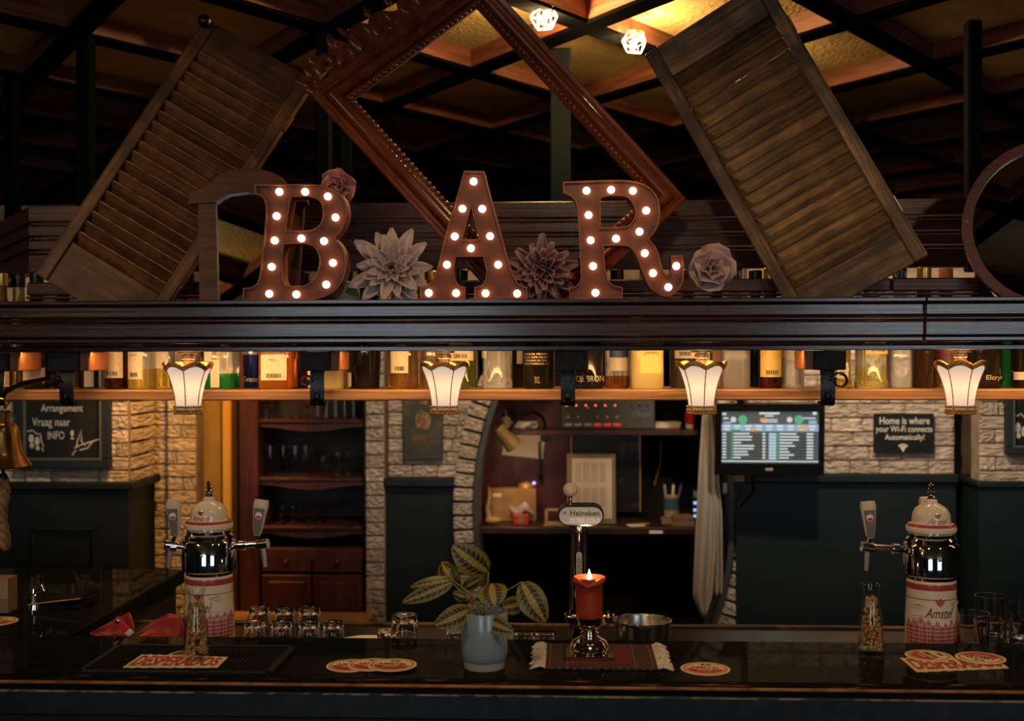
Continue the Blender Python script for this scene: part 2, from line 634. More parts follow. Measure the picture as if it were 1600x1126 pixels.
# outer walls, dark, far away
wm = pm('far_wall', (.02, .02, .022), rough=.9)
w = MB().box(FX0, FX1, FY1, FY1 + .1, 0, CZ).build('wall_back', wm); tag(w, 'dark far wall of the room', kind='structure')
w = MB().box(FX0 - .1, FX0, FY0, FY1, 0, CZ).build('wall_left', wm); tag(w, 'dark left wall of the room', kind='structure')
w = MB().box(FX1, FX1 + .1, FY0, FY1, 0, CZ).build('wall_right', wm); tag(w, 'dark right wall of the room', kind='structure')

# posts between canopy and lattice
for px, hw, Y in ((135, 12, 3.72), (225, 8, 4.9), (507, 11, 3.72), (541, 9, 4.3), (876, 16, 4.0), (1520, 11, 3.72), (20, 10, 4.3), (1268, 8, 4.9)):
    p = at(px, 300, Y)
    h = hw * Y / FPX
    lab = {135: 'dark teal square post left of the left shutter', 225: 'thin dark post behind the left shutter', 507: 'dark teal post behind the picture frame corner and pink flower',
           541: 'slimmer teal post just right of the post behind the pink flower', 876: 'wide dark post behind the letter R', 1520: 'dark post beside the round mirror',
           20: 'dark post at the far left edge', 1268: 'thin dark post behind the right shutter'}[px]
    o = MB().box(-h, h, -h, h, 0, LZ - 1.96, .004).build('support_post', POSTM)
    o.location = (p.x, Y, 1.96)
    tag(o, lab, kind='structure')

# ------------------------------------------------------------------ back bar wall (bricks, panelling, niche)
WT = 2.3
rb = random.Random(3)
wallb = thing('wall_back_bar', 'painted brick wall behind the bar with dark panelling', None, (0, 4.9, 0), kind='structure')
NB = [0]


def brick(parent, cx, cy, cz, lx, ly, lz, ry=0.0):
    w = wl(parent)
    o = inst('brick', UNIT, parent, (cx - w.x, cy - w.y, cz - w.z), (rb.uniform(-.012, .012), ry, rb.uniform(-.015, .015)), (lx, ly, lz))
    NB[0] += 1
    return o


def bricks(x0, x1, y0, y1, Y, row=.054, lens=(.10, .19), side=None):
    """bricks one by one over the pixel rectangle on plane Y"""
    a, b = at(x0, y0, Y), at(x1, y1, Y)
    X0, X1, Z0, Z1 = a.x, b.x, b.z, a.z
    nrow = max(1, round((Z1 - Z0) / row))
    rh = (Z1 - Z0) / nrow
    for r in range(nrow):
        x = X0
        z = Z0 + rh * (r + .5)
        first = True
        while x < X1 - .001:
            l = rb.uniform(*lens) * (.55 if first and r % 2 else 1)
            first = False
            if X1 - x - l < .05: l = X1 - x
            brick(wallb, x + l / 2, Y + .03 + rb.uniform(-.004, .003), z, max(.02, l - .0045), .06, rh * rb.uniform(.88, .95))
            x += l
    MB().box(X0, X1, Y + .012, Y + .10, 0 if y1 > 900 else Z0, Z1).build('mortar_bed', MORTAR, wallb, world=True)


def slab(name, m, x0, x1, y0, y1, Y, th=.1, z0=None, z1=None, parent=None, bev=0):
    a, b = at(x0, y0, Y), at(x1, y1, Y)
    return MB().box(a.x, b.x, Y, Y + th, b.z if z0 is None else z0, a.z if z1 is None else z1, bev).build(name, m, parent or wallb, world=True)


YL, YB, YR = 4.62, 4.9, 4.85
# left chimney breast: bricks above, panelling below, amber lit return
slab('plaster', MORTAR, -260, 200, 330, 540, YL + .012, .3, z1=WT)
bricks(-10, 200, 542, 757, YL)
slab('wainscot', TEAL, -260, 203, 757, 1300, YL - .015, .3, z0=0)
slab('wainscot_cap', TEAL, -260, 207, 752, 766, YL - .035, .33, bev=.006)
a, b = at(48, 824, YL - .02), at(150, 1000, YL - .02)
for (x0, x1, z0, z1) in ((a.x, b.x, a.z - .014, a.z), (a.x, a.x + .014, b.z - .3, a.z), (b.x - .014, b.x, b.z - .3, a.z)):
    MB().box(x0, x1, YL - .026, YL - .01, z0, z1, .004).build('panel_moulding', TEAL, wallb, world=True)
# return of the breast (its right flank), bricks on it
a = at(200, 600, YL)
for r in range(8):
    z = at(200, 757, YL).z + .054 * (r + .5)
    brick(wallb, a.x - .004, YL + .15, z, .03, .24, .045)
# recess wall, amber brick pier, plaster strip and gold door jamb
bricks(222, 262, 542, 990, 5.0, lens=(.2, .25))
slab('recess_trim', pm('brown_trim', (.06, .035, .025), rough=.5), 216, 226, 542, 800, 4.93, .05)
slab('pipe_casing', pm('pale_casing', (.32, .28, .25), rough=.5), 227, 231, 542, 760, 4.97, .02, bev=.004)
bricks(260, 307, 542, 990, YB, lens=(.06, .125))
slab('plaster', pm('ochre_wall', (.30, .20, .07), rough=.8, noise=(8, (.22, .15, .05))), 306, 346, 330, 990, 5.05, .1, z0=0, z1=WT)
slab('door_jamb', pm('gold_jamb', (.55, .34, .08), rough=.5), 345, 362, 330, 990, 4.98, .1, z0=0, z1=WT, bev=.006)
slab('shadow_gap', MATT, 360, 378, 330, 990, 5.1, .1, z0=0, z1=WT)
# pier between cabinet and picture panel
bricks(570, 601, 542, 985, YB - .03, lens=(.07, .08))
# panel with the portrait
bricks(604, 745, 542, 747, YB + .03)
slab('corner_bead', pm('rust_bead', (.09, .045, .028), rough=.6), 599, 605, 542, 748, YB - .01, .05)
slab('wainscot', TEAL, 602, 742, 757, 1300, YB + .01, .15, z0=0)
slab('wainscot_cap', TEAL, 597, 712, 746, 762, YB - .03, .2, bev=.008)
# right brick field with recess and projecting breast
bricks(1168, 1492, 542, 742, YR)
slab('wainscot', TEAL, 1150, 1494, 752, 1300, YR - .01, .2, z0=0)
slab('wainscot_cap', TEAL, 1165, 1500, 740, 756, YR - .04, .2, bev=.008)
slab('recess_wall', pm('brown_recess', (.11, .07, .045), rough=.8, noise=(10, (.07, .045, .03))), 1488, 1534, 330, 990, YR + .12, .1, z0=0, z1=WT)
bricks(1531, 1612, 542, 757, YL + .05)
slab('wainscot', TEAL, 1530, 1900, 757, 1300, YL + .035, .3, z0=0)
slab('wainscot_cap', TEAL, 1528, 1900, 752, 764, YL + .02, .3, bev=.006)
slab('plaster', MORTAR, 1168, 1900, 330, 542, YR + .012, .2, z1=WT)
slab('plaster', MORTAR, 204, 345, 330, 542, YB + .02, .2, z1=WT)
slab('plaster', MORTAR, 375, 745, 330, 542, YB + .06, .2, z1=WT)
slab('plaster', MORTAR, 1612, 1900, 542, 757, YL + .07, .2)
# oval niche: brick ring, iron rim, dark burgundy inside
NC = at(943, 800, YB)
NA, NBB = 203 * YB / FPX, 330 * YB / FPX
prevt = None
for side in (1, -1):
    t = math.radians(-62)
    while t < math.radians(52):
        px_, pz_ = NA * math.cos(t), NBB * math.sin(t)
        tx, tz = -NA * math.sin(t), NBB * math.cos(t)
        tl = math.hypot(tx, tz)
        dt = .056 / tl
        nx, nz = tz / tl, -tx / tl
        cxx, czz = NC.x + side * (px_ + nx * .042), NC.z + pz_ + nz * .042
        ang = math.atan2(nz, nx)
        brick(wallb, cxx, YB + .0 + rb.uniform(-.004, .004), czz, .078, .10, .048, -side * ang if side > 0 else ang)
        t += dt
ring = MB()
oo = [(NC.x + (NA + .085) * math.cos(2 * PI * k / 64), NC.z + (NBB + .085) * math.sin(2 * PI * k / 64)) for k in range(64)]
ii = [(NC.x + NA * math.cos(2 * PI * k / 64), NC.z + NBB * math.sin(2 * PI * k / 64)) for k in range(64)]
ring.prism([oo, ii], YB + .02, YB + .12).build('mortar_bed', MORTAR, wallb, world=True)
i2 = [(NC.x + (NA - .022) * math.cos(2 * PI * k / 64), NC.z + (NBB - .022) * math.sin(2 * PI * k / 64)) for k in range(64)]
MB().prism([ii, i2], YB - .03, YB + .13).build('niche_rim', pm('rim_paint', (.05, .06, .065), rough=.45), wallb, world=True)
YN = 5.34
slab('niche_back', pm('burgundy', (.11, .022, .025), rough=.45, noise=(4, (.07, .014, .016))), 700, 905, 480, 826, YN, .05)
slab('niche_back', MATT, 905, 1190, 480, 826, YN, .05)
slab('niche_base', MATT, 700, 1190, 826, 1300, YN - .05, .05, z0=0)
p0 = at(715, 800, YB + .1)
MB().box(p0.x - .02, p0.x, YB + .1, YN, 0, WT).build('niche_side', MATT, wallb, world=True)
p0 = at(1165, 800, YB + .1)
MB().box(p0.x, p0.x + .02, YB + .1, YN, 0, WT).build('niche_side', MATT, wallb, world=True)
slab('plaster', MORTAR, 745, 1168, 330, 545, YB + .06, .1, z1=WT)
# niche desk and upper board
YD0 = 5.0
dz_ = at(940, 824, YD0).z
MB().box(at(744, 800, YD0).x, at(1150, 800, YD0).x, YD0, YN, dz_ - .03, dz_, .004).build('niche_desk', wood('desk_wood', (.03, .012, .008), (.06, .024, .016), rough=.4, bump=.1), wallb, world=True)
bz_ = at(940, 672, YD0 + .05).z
MB().box(at(800, 672, YD0 + .05).x, at(1092, 672, YD0 + .05).x, YD0 + .05, YN, bz_ - .022, bz_, .003).build('niche_board', MATS['desk_wood'], wallb, world=True)

# ------------------------------------------------------------------ bar canopy: front beam, ledge, step beam, rail
trim = thing('trim_1', 'dark varnished timber beam across the front of the bar canopy', None, (0, 2.75, 1.74), kind='structure')
BX0, BX1, BJ = -2.1, 1.9, at(1445, 500, 2.75).x


def plank(name, m, x0, x1, y0, y1, py0, py1, parent, bev=.003, Yref=None):
    z1 = 1.72 - (py0 - 553) * (Yref or y0) / FPX
    z0 = 1.72 - (py1 - 553) * (Yref or y0) / FPX
    L = x1 - x0
    o = MB().box(-L / 2, L / 2, y0, y1, z0, z1, bev)
    o.v = [p - Vector((0, y0, z0)) for p in o.v]
    o = o.build(name, m, parent)
    w = wl(parent)
    o.location = Vector(((x0 + x1) / 2, y0, z0)) - w
    return o


for xa, xb_ in ((BX0, BJ - .001), (BJ + .001, BX1)):
    plank('top_board', DARKWOOD, xa, xb_, 2.735, 2.855, 470, 477, trim, .002, 2.75)
    plank('crown_board', DARKWOOD, xa, xb_, 2.75, 2.83, 478, 498, trim, .004)
    plank('bead_strip', DARKWOOD, xa, xb_, 2.747, 2.80, 499.5, 504.5, trim, .003, 2.75)
    plank('fascia_board', DARKWOOD, xa, xb_, 2.75, 2.83, 506, 529, trim, .003)
    plank('lower_strip', DARKWOOD, xa, xb_, 2.756, 2.83, 529.5, 538, trim, .003, 2.75)
LEDZ = 1.735
MB().box(BX0, BX1, 2.83, 3.04, LEDZ - .012, LEDZ, .002).build('ledge_board', DARKWOOD, trim, world=True)

trim2 = thing('trim_2', 'stepped dark timber beam behind the marquee letters', None, (0, 3.04, 1.735), kind='structure')
SX0, SX1 = at(41, 450, 3.04).x, at(1532, 450, 3.04).x
SJ = at(1393, 450, 3.04).x
for xa, xb_ in ((SX0, SJ - .001), (SJ + .001, SX1)):
    plank('step_board', RAILWOOD, xa, xb_, 3.04, 3.08, 440, 461, trim2, .004)
    plank('step_bead', RAILWOOD, xa, xb_, 3.036, 3.08, 462.5, 467, trim2, .002, 3.04)
    plank('step_lower_board', RAILWOOD, xa, xb_, 3.04, 3.08, 468.5, 543, trim2, .004)
trim3 = thing('trim_3', 'tall grooved plank rail at the back of the canopy', None, (0, 3.27, 1.93), kind='structure')
RX0, RX1 = at(44, 380, 3.27).x, at(1514, 380, 3.27).x
for (a_, b_, dy) in ((318, 343, 0), (344.5, 349, .008), (350.5, 366, 0), (367.5, 372, .008), (373.5, 388, 0), (389.5, 394, .008), (395.5, 424, 0)):
    plank('rail_board', RAILWOOD, RX0, RX1, 3.27 + dy, 3.31, a_, b_, trim3, .002, 3.27)
    # return of the rail running back to the left
    z1, z0 = 1.72 - (a_ - 553) * 3.27 / FPX, 1.72 - (b_ - 553) * 3.27 / FPX
    o = MB().box(-.62, 0, dy, .04, z0, z1, .002)
    o.v = [Matrix.Rotation(math.radians(-55), 4, 'Z') @ p for p in o.v]
    o = o.build('return_board', RAILWOOD, trim3)
    o.location = Vector((RX0 + .003, 3.27, 0)) - wl(trim3)
# joist ends under the canopy, each with an iron strap bracket below
JOIST = wood('joist_end', (.012, .008, .007), (.035, .024, .02), rough=.7, sc=(70, 2, 70), bump=.4, rnd=.1)
COPPER = pm('joist_side', (.30, .105, .035), rough=.5, noise=(60, (.2, .06, .02)))
jl = {-12: 'timber joist end at the left edge under the beam', 98: 'timber joist end above the chalkboard', 491: 'timber joist end above the glass cabinet', 890: 'timber joist end above the mixing desk',
      1298: 'timber joist end right of the television'}
for px in (-12, 98, 491, 890, 1298):
    c = at(px, 555, 2.87)
    hw = .036
    t = thing('joist', jl[px], 'joist', (c.x, 2.87, 1.676))
    MB().box(-hw, hw, 0, .145, .0, .046, .002).build('timber', JOIST, t)
    side = 1 if px < 800 else -1
    if px != 890:
        MB().box(side * hw, side * (hw + .022), .012, .145, .001, .046, .002).build('cheek_plate', COPPER, t)
    s = -1 if px < 800 else 1
    b_ = thing('shelf_bracket', jl[px].replace('timber joist end', 'black forged iron scroll bracket'), 'bracket', (c.x - s * .004, 2.885, 1.676))
    # strap: a ribbon that drops in front of the shelf and curls under it
    path = [(0.0, 0.0), (-.004, -.02), (-.006, -.05), (-.004, -.062)] + [(.015 + .019 * math.cos(math.radians(q)), -.066 + .019 * math.sin(math.radians(q))) for q in range(180, 345, 15)]
    mb = MB()
    wv = .017
    vs, fs = [], []
    for (yy, zz) in path:
        vs += [(-wv, yy, zz), (wv, yy, zz), (wv, yy + .005, zz + .001), (-wv, yy + .005, zz + .001)]
    for i in range(len(path) - 1):
        q = i * 4
        for k in range(4): fs.append((q + k, q + (k + 1) % 4, q + 4 + (k + 1) % 4, q + 4 + k))
    fs += [(3, 2, 1, 0), tuple(len(vs) - 4 + k for k in range(4))]
    mb.add(vs, fs).build('strap', IRON, b_, smooth=50)
    # scroll beside the strap
    sp = []
    for q in range(0, 420, 20):
        rr = .019 - .011 * q / 420
        sp.append((s * (.028 + rr * math.cos(math.radians(180 - q))), -.004, -.026 + rr * math.sin(math.radians(180 - q))))
    mb = MB()
    vs, fs = [], []
    for (xx, yy, zz) in sp:
        vs += [(xx, yy - .006, zz), (xx, yy + .012, zz)]
    fs = [(2 * i, 2 * i + 1, 2 * i + 3, 2 * i + 2) for i in range(len(sp) - 1)]
    sc_ = mb.add(vs, fs).build('scroll', IRON, b_, smooth=60)
    md = sc_.modifiers.new('s', 'SOLIDIFY'); md.thickness = .004
    # barley-twist finial
    MB().tube([(0, -.008 - .004 * math.sin(q), -.054 - .004 * q) for q in (0, 1, 2, 3, 4, 5, 6)], [.004, .007, .0075, .007, .006, .004, .001], 8).build('twist', IRON, b_)

# bottle shelf
SHZ = 1.72 - (612 - 553) * 2.95 / FPX
sh = MB().box(-2.0, 1.85, 2.95, 3.25, SHZ - .026, SHZ, .003).build('bottle_shelf', SHELFW)
tag(sh, 'long orange lit wooden shelf carrying the liquor bottles', 'shelf')

# ------------------------------------------------------------------ louvred shutters leaning on the canopy
def axis_rot(a, b, c):
    v = Vector((a, b, c))
    return Matrix.Rotation(v.length, 3, v.normalized())


def shutter(label, cx, Yc, cz, rv, W, H, m, tilt, knob, nsl, rails, worn_or_lit_edge=None):
    t = thing('louvred_shutter', label, 'shutter', (cx, Yc, cz), axis_rot(*rv), group='old louvred shutters leaning above the bar')
    st, th = .034, .030
    for sx in (-1, 1):
        x0, x1 = (-W / 2, -W / 2 + st) if sx < 0 else (W / 2 - st, W / 2)
        o = MB().box(-H / 2, H / 2, -th / 2, th / 2, x0 - (x0 + x1) / 2, x1 - (x0 + x1) / 2, .003).build('stile', m, t)
        o.location = ((x0 + x1) / 2, 0, 0)
        o.rotation_euler = (0, -PI / 2, 0)
        g = MB().box(-H / 2 + .01, H / 2 - .01, -th / 2 - .001, -th / 2 + .004, -.0022, .0022, .001).build('stile_bead', m, o)
        g.location = (0, 0, -sx * (st / 2 - .004))
    tr, br = rails
    MB().box(-W / 2 + st, W / 2 - st, -.010, .011, H / 2 - tr, H / 2, .002).build('top_rail', m, t)
    MB().box(-W / 2 + st, W / 2 - st, -.010, .011, -H / 2, -H / 2 + br, .002).build('bottom_rail', m, t)
    span = H - tr - br
    pitch = span / nsl
    sl = MB().box(-(W / 2 - st), W / 2 - st, -.0032, .0032, -pitch * .66, pitch * .66, .0012).mesh('slat', m)
    if worn_or_lit_edge:  # pale colour on the slat edges stands in for light lines at the gaps
        sl.materials.append(worn_or_lit_edge)
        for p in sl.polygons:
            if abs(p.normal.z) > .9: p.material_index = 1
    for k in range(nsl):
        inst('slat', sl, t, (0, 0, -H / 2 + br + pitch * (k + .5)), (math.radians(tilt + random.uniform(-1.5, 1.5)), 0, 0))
    kx, kz = knob
    MB().tube([(kx, -.012, kz), (kx, -.026, kz)], .007, 10).ball((kx, -.035, kz), .017, 16, 10).build('knob', BLACK, t)
    for z in (-.25, .26):
        sx = 1
        MB().box(W / 2 - .002, W / 2 + .003, -.006, .012, z - .022, z + .022, .001).build('hinge', BRASS, t)
    MB().tube([(kx + .012, -.02, kz - .01), (kx + .02, -.022, kz - .04), (kx + .018, -.02, kz - .06)], .0012, 6).build('wire_hook', STEEL, t)
    return t


shutter('dark brown louvred shutter with pale gaps between slats, left of the letters', -.9797, 2.97, 2.1589, (-.1532, .5389, -.0264), .3281, .7735, SHUT, 34, (-.150, .372), 19, (.085, .115), pm('lit_slat_edge', (.75, .6, .42), rough=.5, noise=(40, (.25, .15, .08))))
shutter('weathered greyish brown louvred shutter right of the letters', .5188, 2.97, 2.2069, (-.0646, -.4997, -.2603), .3407, .7832, SHUT2, -34, (-.145, -.352), 19, (.085, .085))

# ------------------------------------------------------------------ carved picture frame standing on its corner
fr = thing('picture_frame', 'empty carved mahogany picture frame standing on its corner behind the letters', 'picture frame', (-.1608, 3.0, 2.2269), axis_rot(-.1357, -.7277, .3892))
FW, FH = .5742, .7965


def sweep(prof, name, m):
    vs, fs = [], []
    for (u, v) in prof:
        hx, hz = FW / 2 - u, FH / 2 - u
        vs += [(-hx, -v, -hz), (hx, -v, -hz), (hx, -v, hz), (-hx, -v, hz)]
    n = len(prof)
    for i in range(n):
        j = (i + 1) % n
        for k in range(4):
            fs.append((i * 4 + k, i * 4 + (k + 1) % 4, j * 4 + (k + 1) % 4, j * 4 + k))
    return MB().add(vs, fs).build(name, m, fr, smooth=50)


sweep([(0, -.004), (.0, .006), (.006, .010), (.012, .006), (.018, .010), (.024, .004), (.028, -.004)], 'outer_moulding', MAHOG)
sweep([(.024, -.004)] + [(.040 - .014 * math.cos(math.radians(q)), .006 + .016 * math.sin(math.radians(q))) for q in range(0, 181, 20)] + [(.056, -.004)], 'round_moulding', MAHOG)
sweep([(.054, -.004), (.056, .006), (.061, .008), (.073, .004), (.0745, -.004)], 'inner_moulding', MAHOG)
bead = MB().ball((0, 0, 0), .0066, 8, 6, (1, 1, 1.1)).mesh('bead', MAHOG, 60)
u = .066
for (ax, half, other) in (('x', FW / 2 - u, FH / 2 - u), ('z', FH / 2 - u, FW / 2 - u)):
    n = int(2 * half / .0158)
    for sgn in (-1, 1):
        for k in range(n + 1):
            q = -half + 2 * half * k / n
            loc = (q, -.009, sgn * other) if ax == 'x' else (sgn * other, -.009, q)
            inst('bead', bead, fr, loc, (0, PI / 2 if ax == 'x' else 0, 0))
# carved crest along the upper left edge
zt = FH / 2
CREST = MAHOG


def scroll(cx, cz, r0, r1, a0, a1, w0, w1, yv=0.0, n=22):
    pts, rs = [], []
    for i in range(n + 1):
        s = i / n
        a = math.radians(a0 + (a1 - a0) * s)
        r = r0 + (r1 - r0) * s
        pts.append((cx + r * math.cos(a), yv, cz + r * math.sin(a)))
        rs.append(w0 + (w1 - w0) * s)
    return pts, rs


for (cx, cz, r0, r1, a0, a1, w0, w1) in (
        (-.265, zt + .012, .020, .005, 250, -90, .010, .006), (-.20, zt + .030, .032, .012, 200, -10, .012, .010), (-.145, zt + .018, .026, .010, 190, -60, .012, .008),
        (-.075, zt + .036, .036, .012, 215, -60, .014, .009), (-.01, zt + .03, .034, .010, 200, -120, .014, .008), (.07, zt + .028, .034, .010, -20, 250, .014, .008),
        (.135, zt + .03, .034, .012, -20, 240, .013, .009), (.2, zt + .026, .030, .010, -10, 240, .012, .008), (.262, zt + .014, .02, .006, -60, 250, .010, .006)):
    p_, r_ = scroll(cx, cz, r0, r1, a0, a1, w0, w1)
    MB().tube(p_, [q * 1.3 for q in r_], 8, flat=.8).build('carved_scroll', CREST, fr, smooth=60)
for k, (cx, cz, ln, an) in enumerate(((-.272, zt + .012, .04, 140), (-.25, zt + .026, .036, 118), (-.225, zt + .044, .04, 105), (-.16, zt + .056, .036, 95), (-.11, zt + .06, .034, 120), (-.03, zt + .062, .04, 100), (.03, zt + .062, .04, 80), (.12, zt + .06, .036, 70), (.21, zt + .05, .036, 60))):
    a = math.radians(an)
    MB().tube([(cx, 0, cz), (cx + math.cos(a) * ln * .4, -.008, cz + math.sin(a) * ln * .4), (cx + math.cos(a - .3) * ln, -.004, cz + math.sin(a - .3) * ln)], [.006, .011, .003], 8, flat=.6).build('carved_leaf', CREST, fr, smooth=60)
pl = [(-.29, zt - .002)] + [(-.27 + .54 * i / 24, zt + .036 + .012 * math.sin(i * 1.7) + .014 * math.sin(PI * i / 24)) for i in range(25)] + [(.29, zt - .002)]
hole = [(-.215 + .03 * math.cos(2 * PI * k / 14), zt + .016 + .010 * math.sin(2 * PI * k / 14)) for k in range(14)]
MB().prism([pl, hole], -.006, .008).build('crest_board', CREST, fr)

# ------------------------------------------------------------------ arched wooden mirror behind the letter B
YM = 2.885
k_ = YM / FPX
mroot = at(395, 471, YM)
mz = 1.72 + (553 - 472) * 2.75 / FPX     # stands on top of the front beam
mir = thing('arched_mirror', 'cherry wood mirror with curved crest leaning behind the letter B', 'mirror', (mroot.x, 2.868, LEDZ), (math.radians(-7), 0, 0))


def q6(x, y):   # zoomed crop pixel -> local
    p = at(280 + x / 4, 250 + y / 4, YM)
    return (p.x - mroot.x, p.z - LEDZ)


crest = [(45, 258), (60, 215), (78, 192), (130, 165), (180, 132), (205, 100), (265, 68), (335, 45), (420, 32)]
crest = crest + [(840 - x, y) for x, y in crest[::-1][1:]]
under = [(790, 268), (625, 255), (585, 225), (540, 205), (420, 190), (300, 205), (255, 230), (220, 258), (55, 268)]
MB().prism([q6(*p) for p in (crest + under)][::-1], -.014, .012).build('crest_rail', CHERRY, mir)
zb = 0.0
for sg in (1, -1):
    pts = [q6(105, 268), q6(215, 262), q6(268, 890), q6(150, 890)]
    pts = [(x, z) for x, z in pts]
    pts[2] = (pts[2][0], .0); pts[3] = (pts[3][0], .0)
    if sg < 0:
        cxm = q6(420, 0)[0]
        pts = [(2 * cxm - x + .012, z) for x, z in pts]
    MB().prism(pts, -.010, .012).build('stile', CHERRY, mir)
gp = [q6(190, 262), q6(255, 225), q6(300, 200), q6(420, 186), q6(540, 200), q6(590, 225), q6(650, 262)]
g0, g1 = q6(215, 890), q6(640, 890)
gp += [(g1[0], .01), (g0[0], .01)]
MB().prism(gp[::-1], -.002, .004).build('glass', MIRROR, mir)

# round mirror, cut by the right edge
rc = at(1640, 352, 2.96)
rm = thing('round_mirror', 'round mirror with a dark red wooden rim at the right edge', 'mirror', (rc.x, 2.96, rc.z), (math.radians(-8), 0, math.radians(-14)))
RR = 126 * 2.96 / FPX
MB().prism([[(RR * math.cos(2 * PI * k / 64), RR * 1.06 * math.sin(2 * PI * k / 64)) for k in range(64)], [((RR - .024) * math.cos(2 * PI * k / 64), (RR * 1.06 - .024) * math.sin(2 * PI * k / 64)) for k in range(64)]], -.012, .012).build('rim', wood('red_rim', (.06, .014, .01), (.10, .024, .016), rough=.35, bump=.05, rnd=0), rm)
MB().prism([((RR - .023) * math.cos(2 * PI * k / 64), (RR * 1.06 - .023) * math.sin(2 * PI * k / 64)) for k in range(64)], -.002, .004).build('glass', MIRROR, rm)
MB().tube([(-RR + .010, -.012, .012), (-RR + .010, -.016, .012)], .0035, 10).build('screw', BRASS, rm)

# ------------------------------------------------------------------ marquee letters
RUST = pm('rusty_metal', (.15, .032, .006), rough=.45, metal=.1, noise=(16, (.06, .013, .004), (.45, .7)), bump=(40, .15))
RUSTR = pm('rusty_rim', (.27, .08, .022), rough=.4, metal=.3, noise=(20, (.14, .04, .013), (.45, .7)))
BULB = glow('marquee_bulb', (1.0, .80, .58), 7.5)


def offs(poly, d):
    out = []
    n = len(poly)
    ar = sum(poly[i][0] * poly[(i + 1) % n][1] - poly[(i + 1) % n][0] * poly[i][1] for i in range(n))
    sg = 1 if ar > 0 else -1
    for i in range(n):
        p0, p1, p2 = Vector(poly[i - 1]), Vector(poly[i]), Vector(poly[(i + 1) % n])
        a, b = (p1 - p0).normalized(), (p2 - p1).normalized()
        na, nb = Vector((-a.y, a.x)), Vector((-b.y, b.x))
        m = (na + nb)
        m = m / max(.35, m.length_squared / 2) if m.length > 1e-6 else na
        out.append(tuple(p1 + m * d * sg))
    return out


def smooth_poly(poly, keep=55):
    """round the soft corners of an outline, keep the sharp ones"""
    out = []
    n = len(poly)
    for i in range(n):
        p0, p1, p2 = Vector(poly[i - 1]), Vector(poly[i]), Vector(poly[(i + 1) % n])
        a, b = p1 - p0, p2 - p1
        ang = abs(math.degrees(a.angle_signed(b)))
        if ang > keep: out.append(tuple(p1))
        else:
            out.append(tuple(p1 - a * .25)); out.append(tuple(p1 + b * .25))
    return out


def marquee(ch, label, outer, holes, bulbs, ox, oy, base_px):
    Yf = 2.775
    bz = 1.72 - (470 - 553) * 2.75 / FPX
    xs = [p[0] for p in outer]
    c = at(ox + (min(xs) + max(xs)) / 8, oy + base_px / 4, Yf)
    t = thing('marquee_letter', label, 'letter', (c.x, Yf, bz), group='rusty marquee letters spelling BAR')

    def q(x, y):
        p = at(ox + x / 4, oy + y / 4, Yf)
        return (p.x - c.x, p.z - c.z + .0005)
    lo = [smooth_poly([q(*p) for p in outer])] + [smooth_poly([q(*p) for p in h]) for h in holes]
    MB().prism(lo, .012, .016).build('face', RUST, t)
    for i, l in enumerate(lo):
        inner = offs(l, .0028)
        if i > 0: inner = offs(l, -.0028)
        MB().prism([l, inner] if i == 0 else [inner, l], 0, .055).build('rim', RUSTR, t, smooth=40)
    bm_ = MB().lathe([(.0082, 0), (.0086, .004), (.0078, .009), (.005, .0125), (.0001, .014)], 16).mesh('bulb', BULB, 60)
    for (x, y) in bulbs:
        a = q(x, y)
        inst('bulb', bm_, t, (a[0], .012, a[1]), (PI / 2, 0, 0))
    return t


marquee('B', 'rusty marquee letter B with round white bulbs in front of the arched mirror',
        [(470, 150), (700, 146), (865, 148), (940, 165), (1000, 200), (1035, 245), (1048, 300), (1045, 360), (1025, 420), (995, 460), (970, 485), (1005, 520), (1035, 570), (1045, 640), (1035, 720), (1000, 790), (950, 835), (880, 862), (820, 872), (400, 872), (398, 795), (450, 792), (485, 770), (500, 730), (515, 600), (535, 420), (542, 290), (530, 240), (500, 215), (472, 208)],
        [[(700, 228), (690, 280), (668, 434), (800, 436), (850, 425), (885, 390), (897, 340), (895, 290), (880, 255), (850, 235), (800, 226)],
         [(655, 522), (645, 600), (645, 740), (665, 778), (700, 782), (790, 780), (830, 750), (860, 700), (876, 640), (872, 590), (850, 545), (815, 525), (760, 520)]],
        [(620, 192), (782, 192), (924, 221), (972, 353), (603, 344), (591, 497), (758, 484), (900, 501), (956, 637), (572, 662), (914, 773), (557, 831), (727, 835)], 280, 250, 873)
marquee('A', 'rusty marquee letter A with round white bulbs between the two spiky flowers',
        [(380, 62), (505, 64), (530, 170), (600, 420), (660, 640), (700, 740), (730, 778), (775, 788), (775, 866), (443, 866), (443, 788), (490, 778), (515, 740), (520, 690), (500, 600), (330, 602), (318, 680), (320, 740), (345, 778), (388, 788), (388, 866), (104, 866), (104, 790), (150, 775), (190, 740), (220, 640), (270, 430), (330, 240)],
        [[(425, 292), (368, 492), (472, 488)]],
        [(438, 126), (368, 297), (492, 298), (320, 471), (541, 469), (421, 545), (271, 648), (592, 648), (157, 825), (328, 826), (513, 827), (711, 829)], 630, 250, 867)
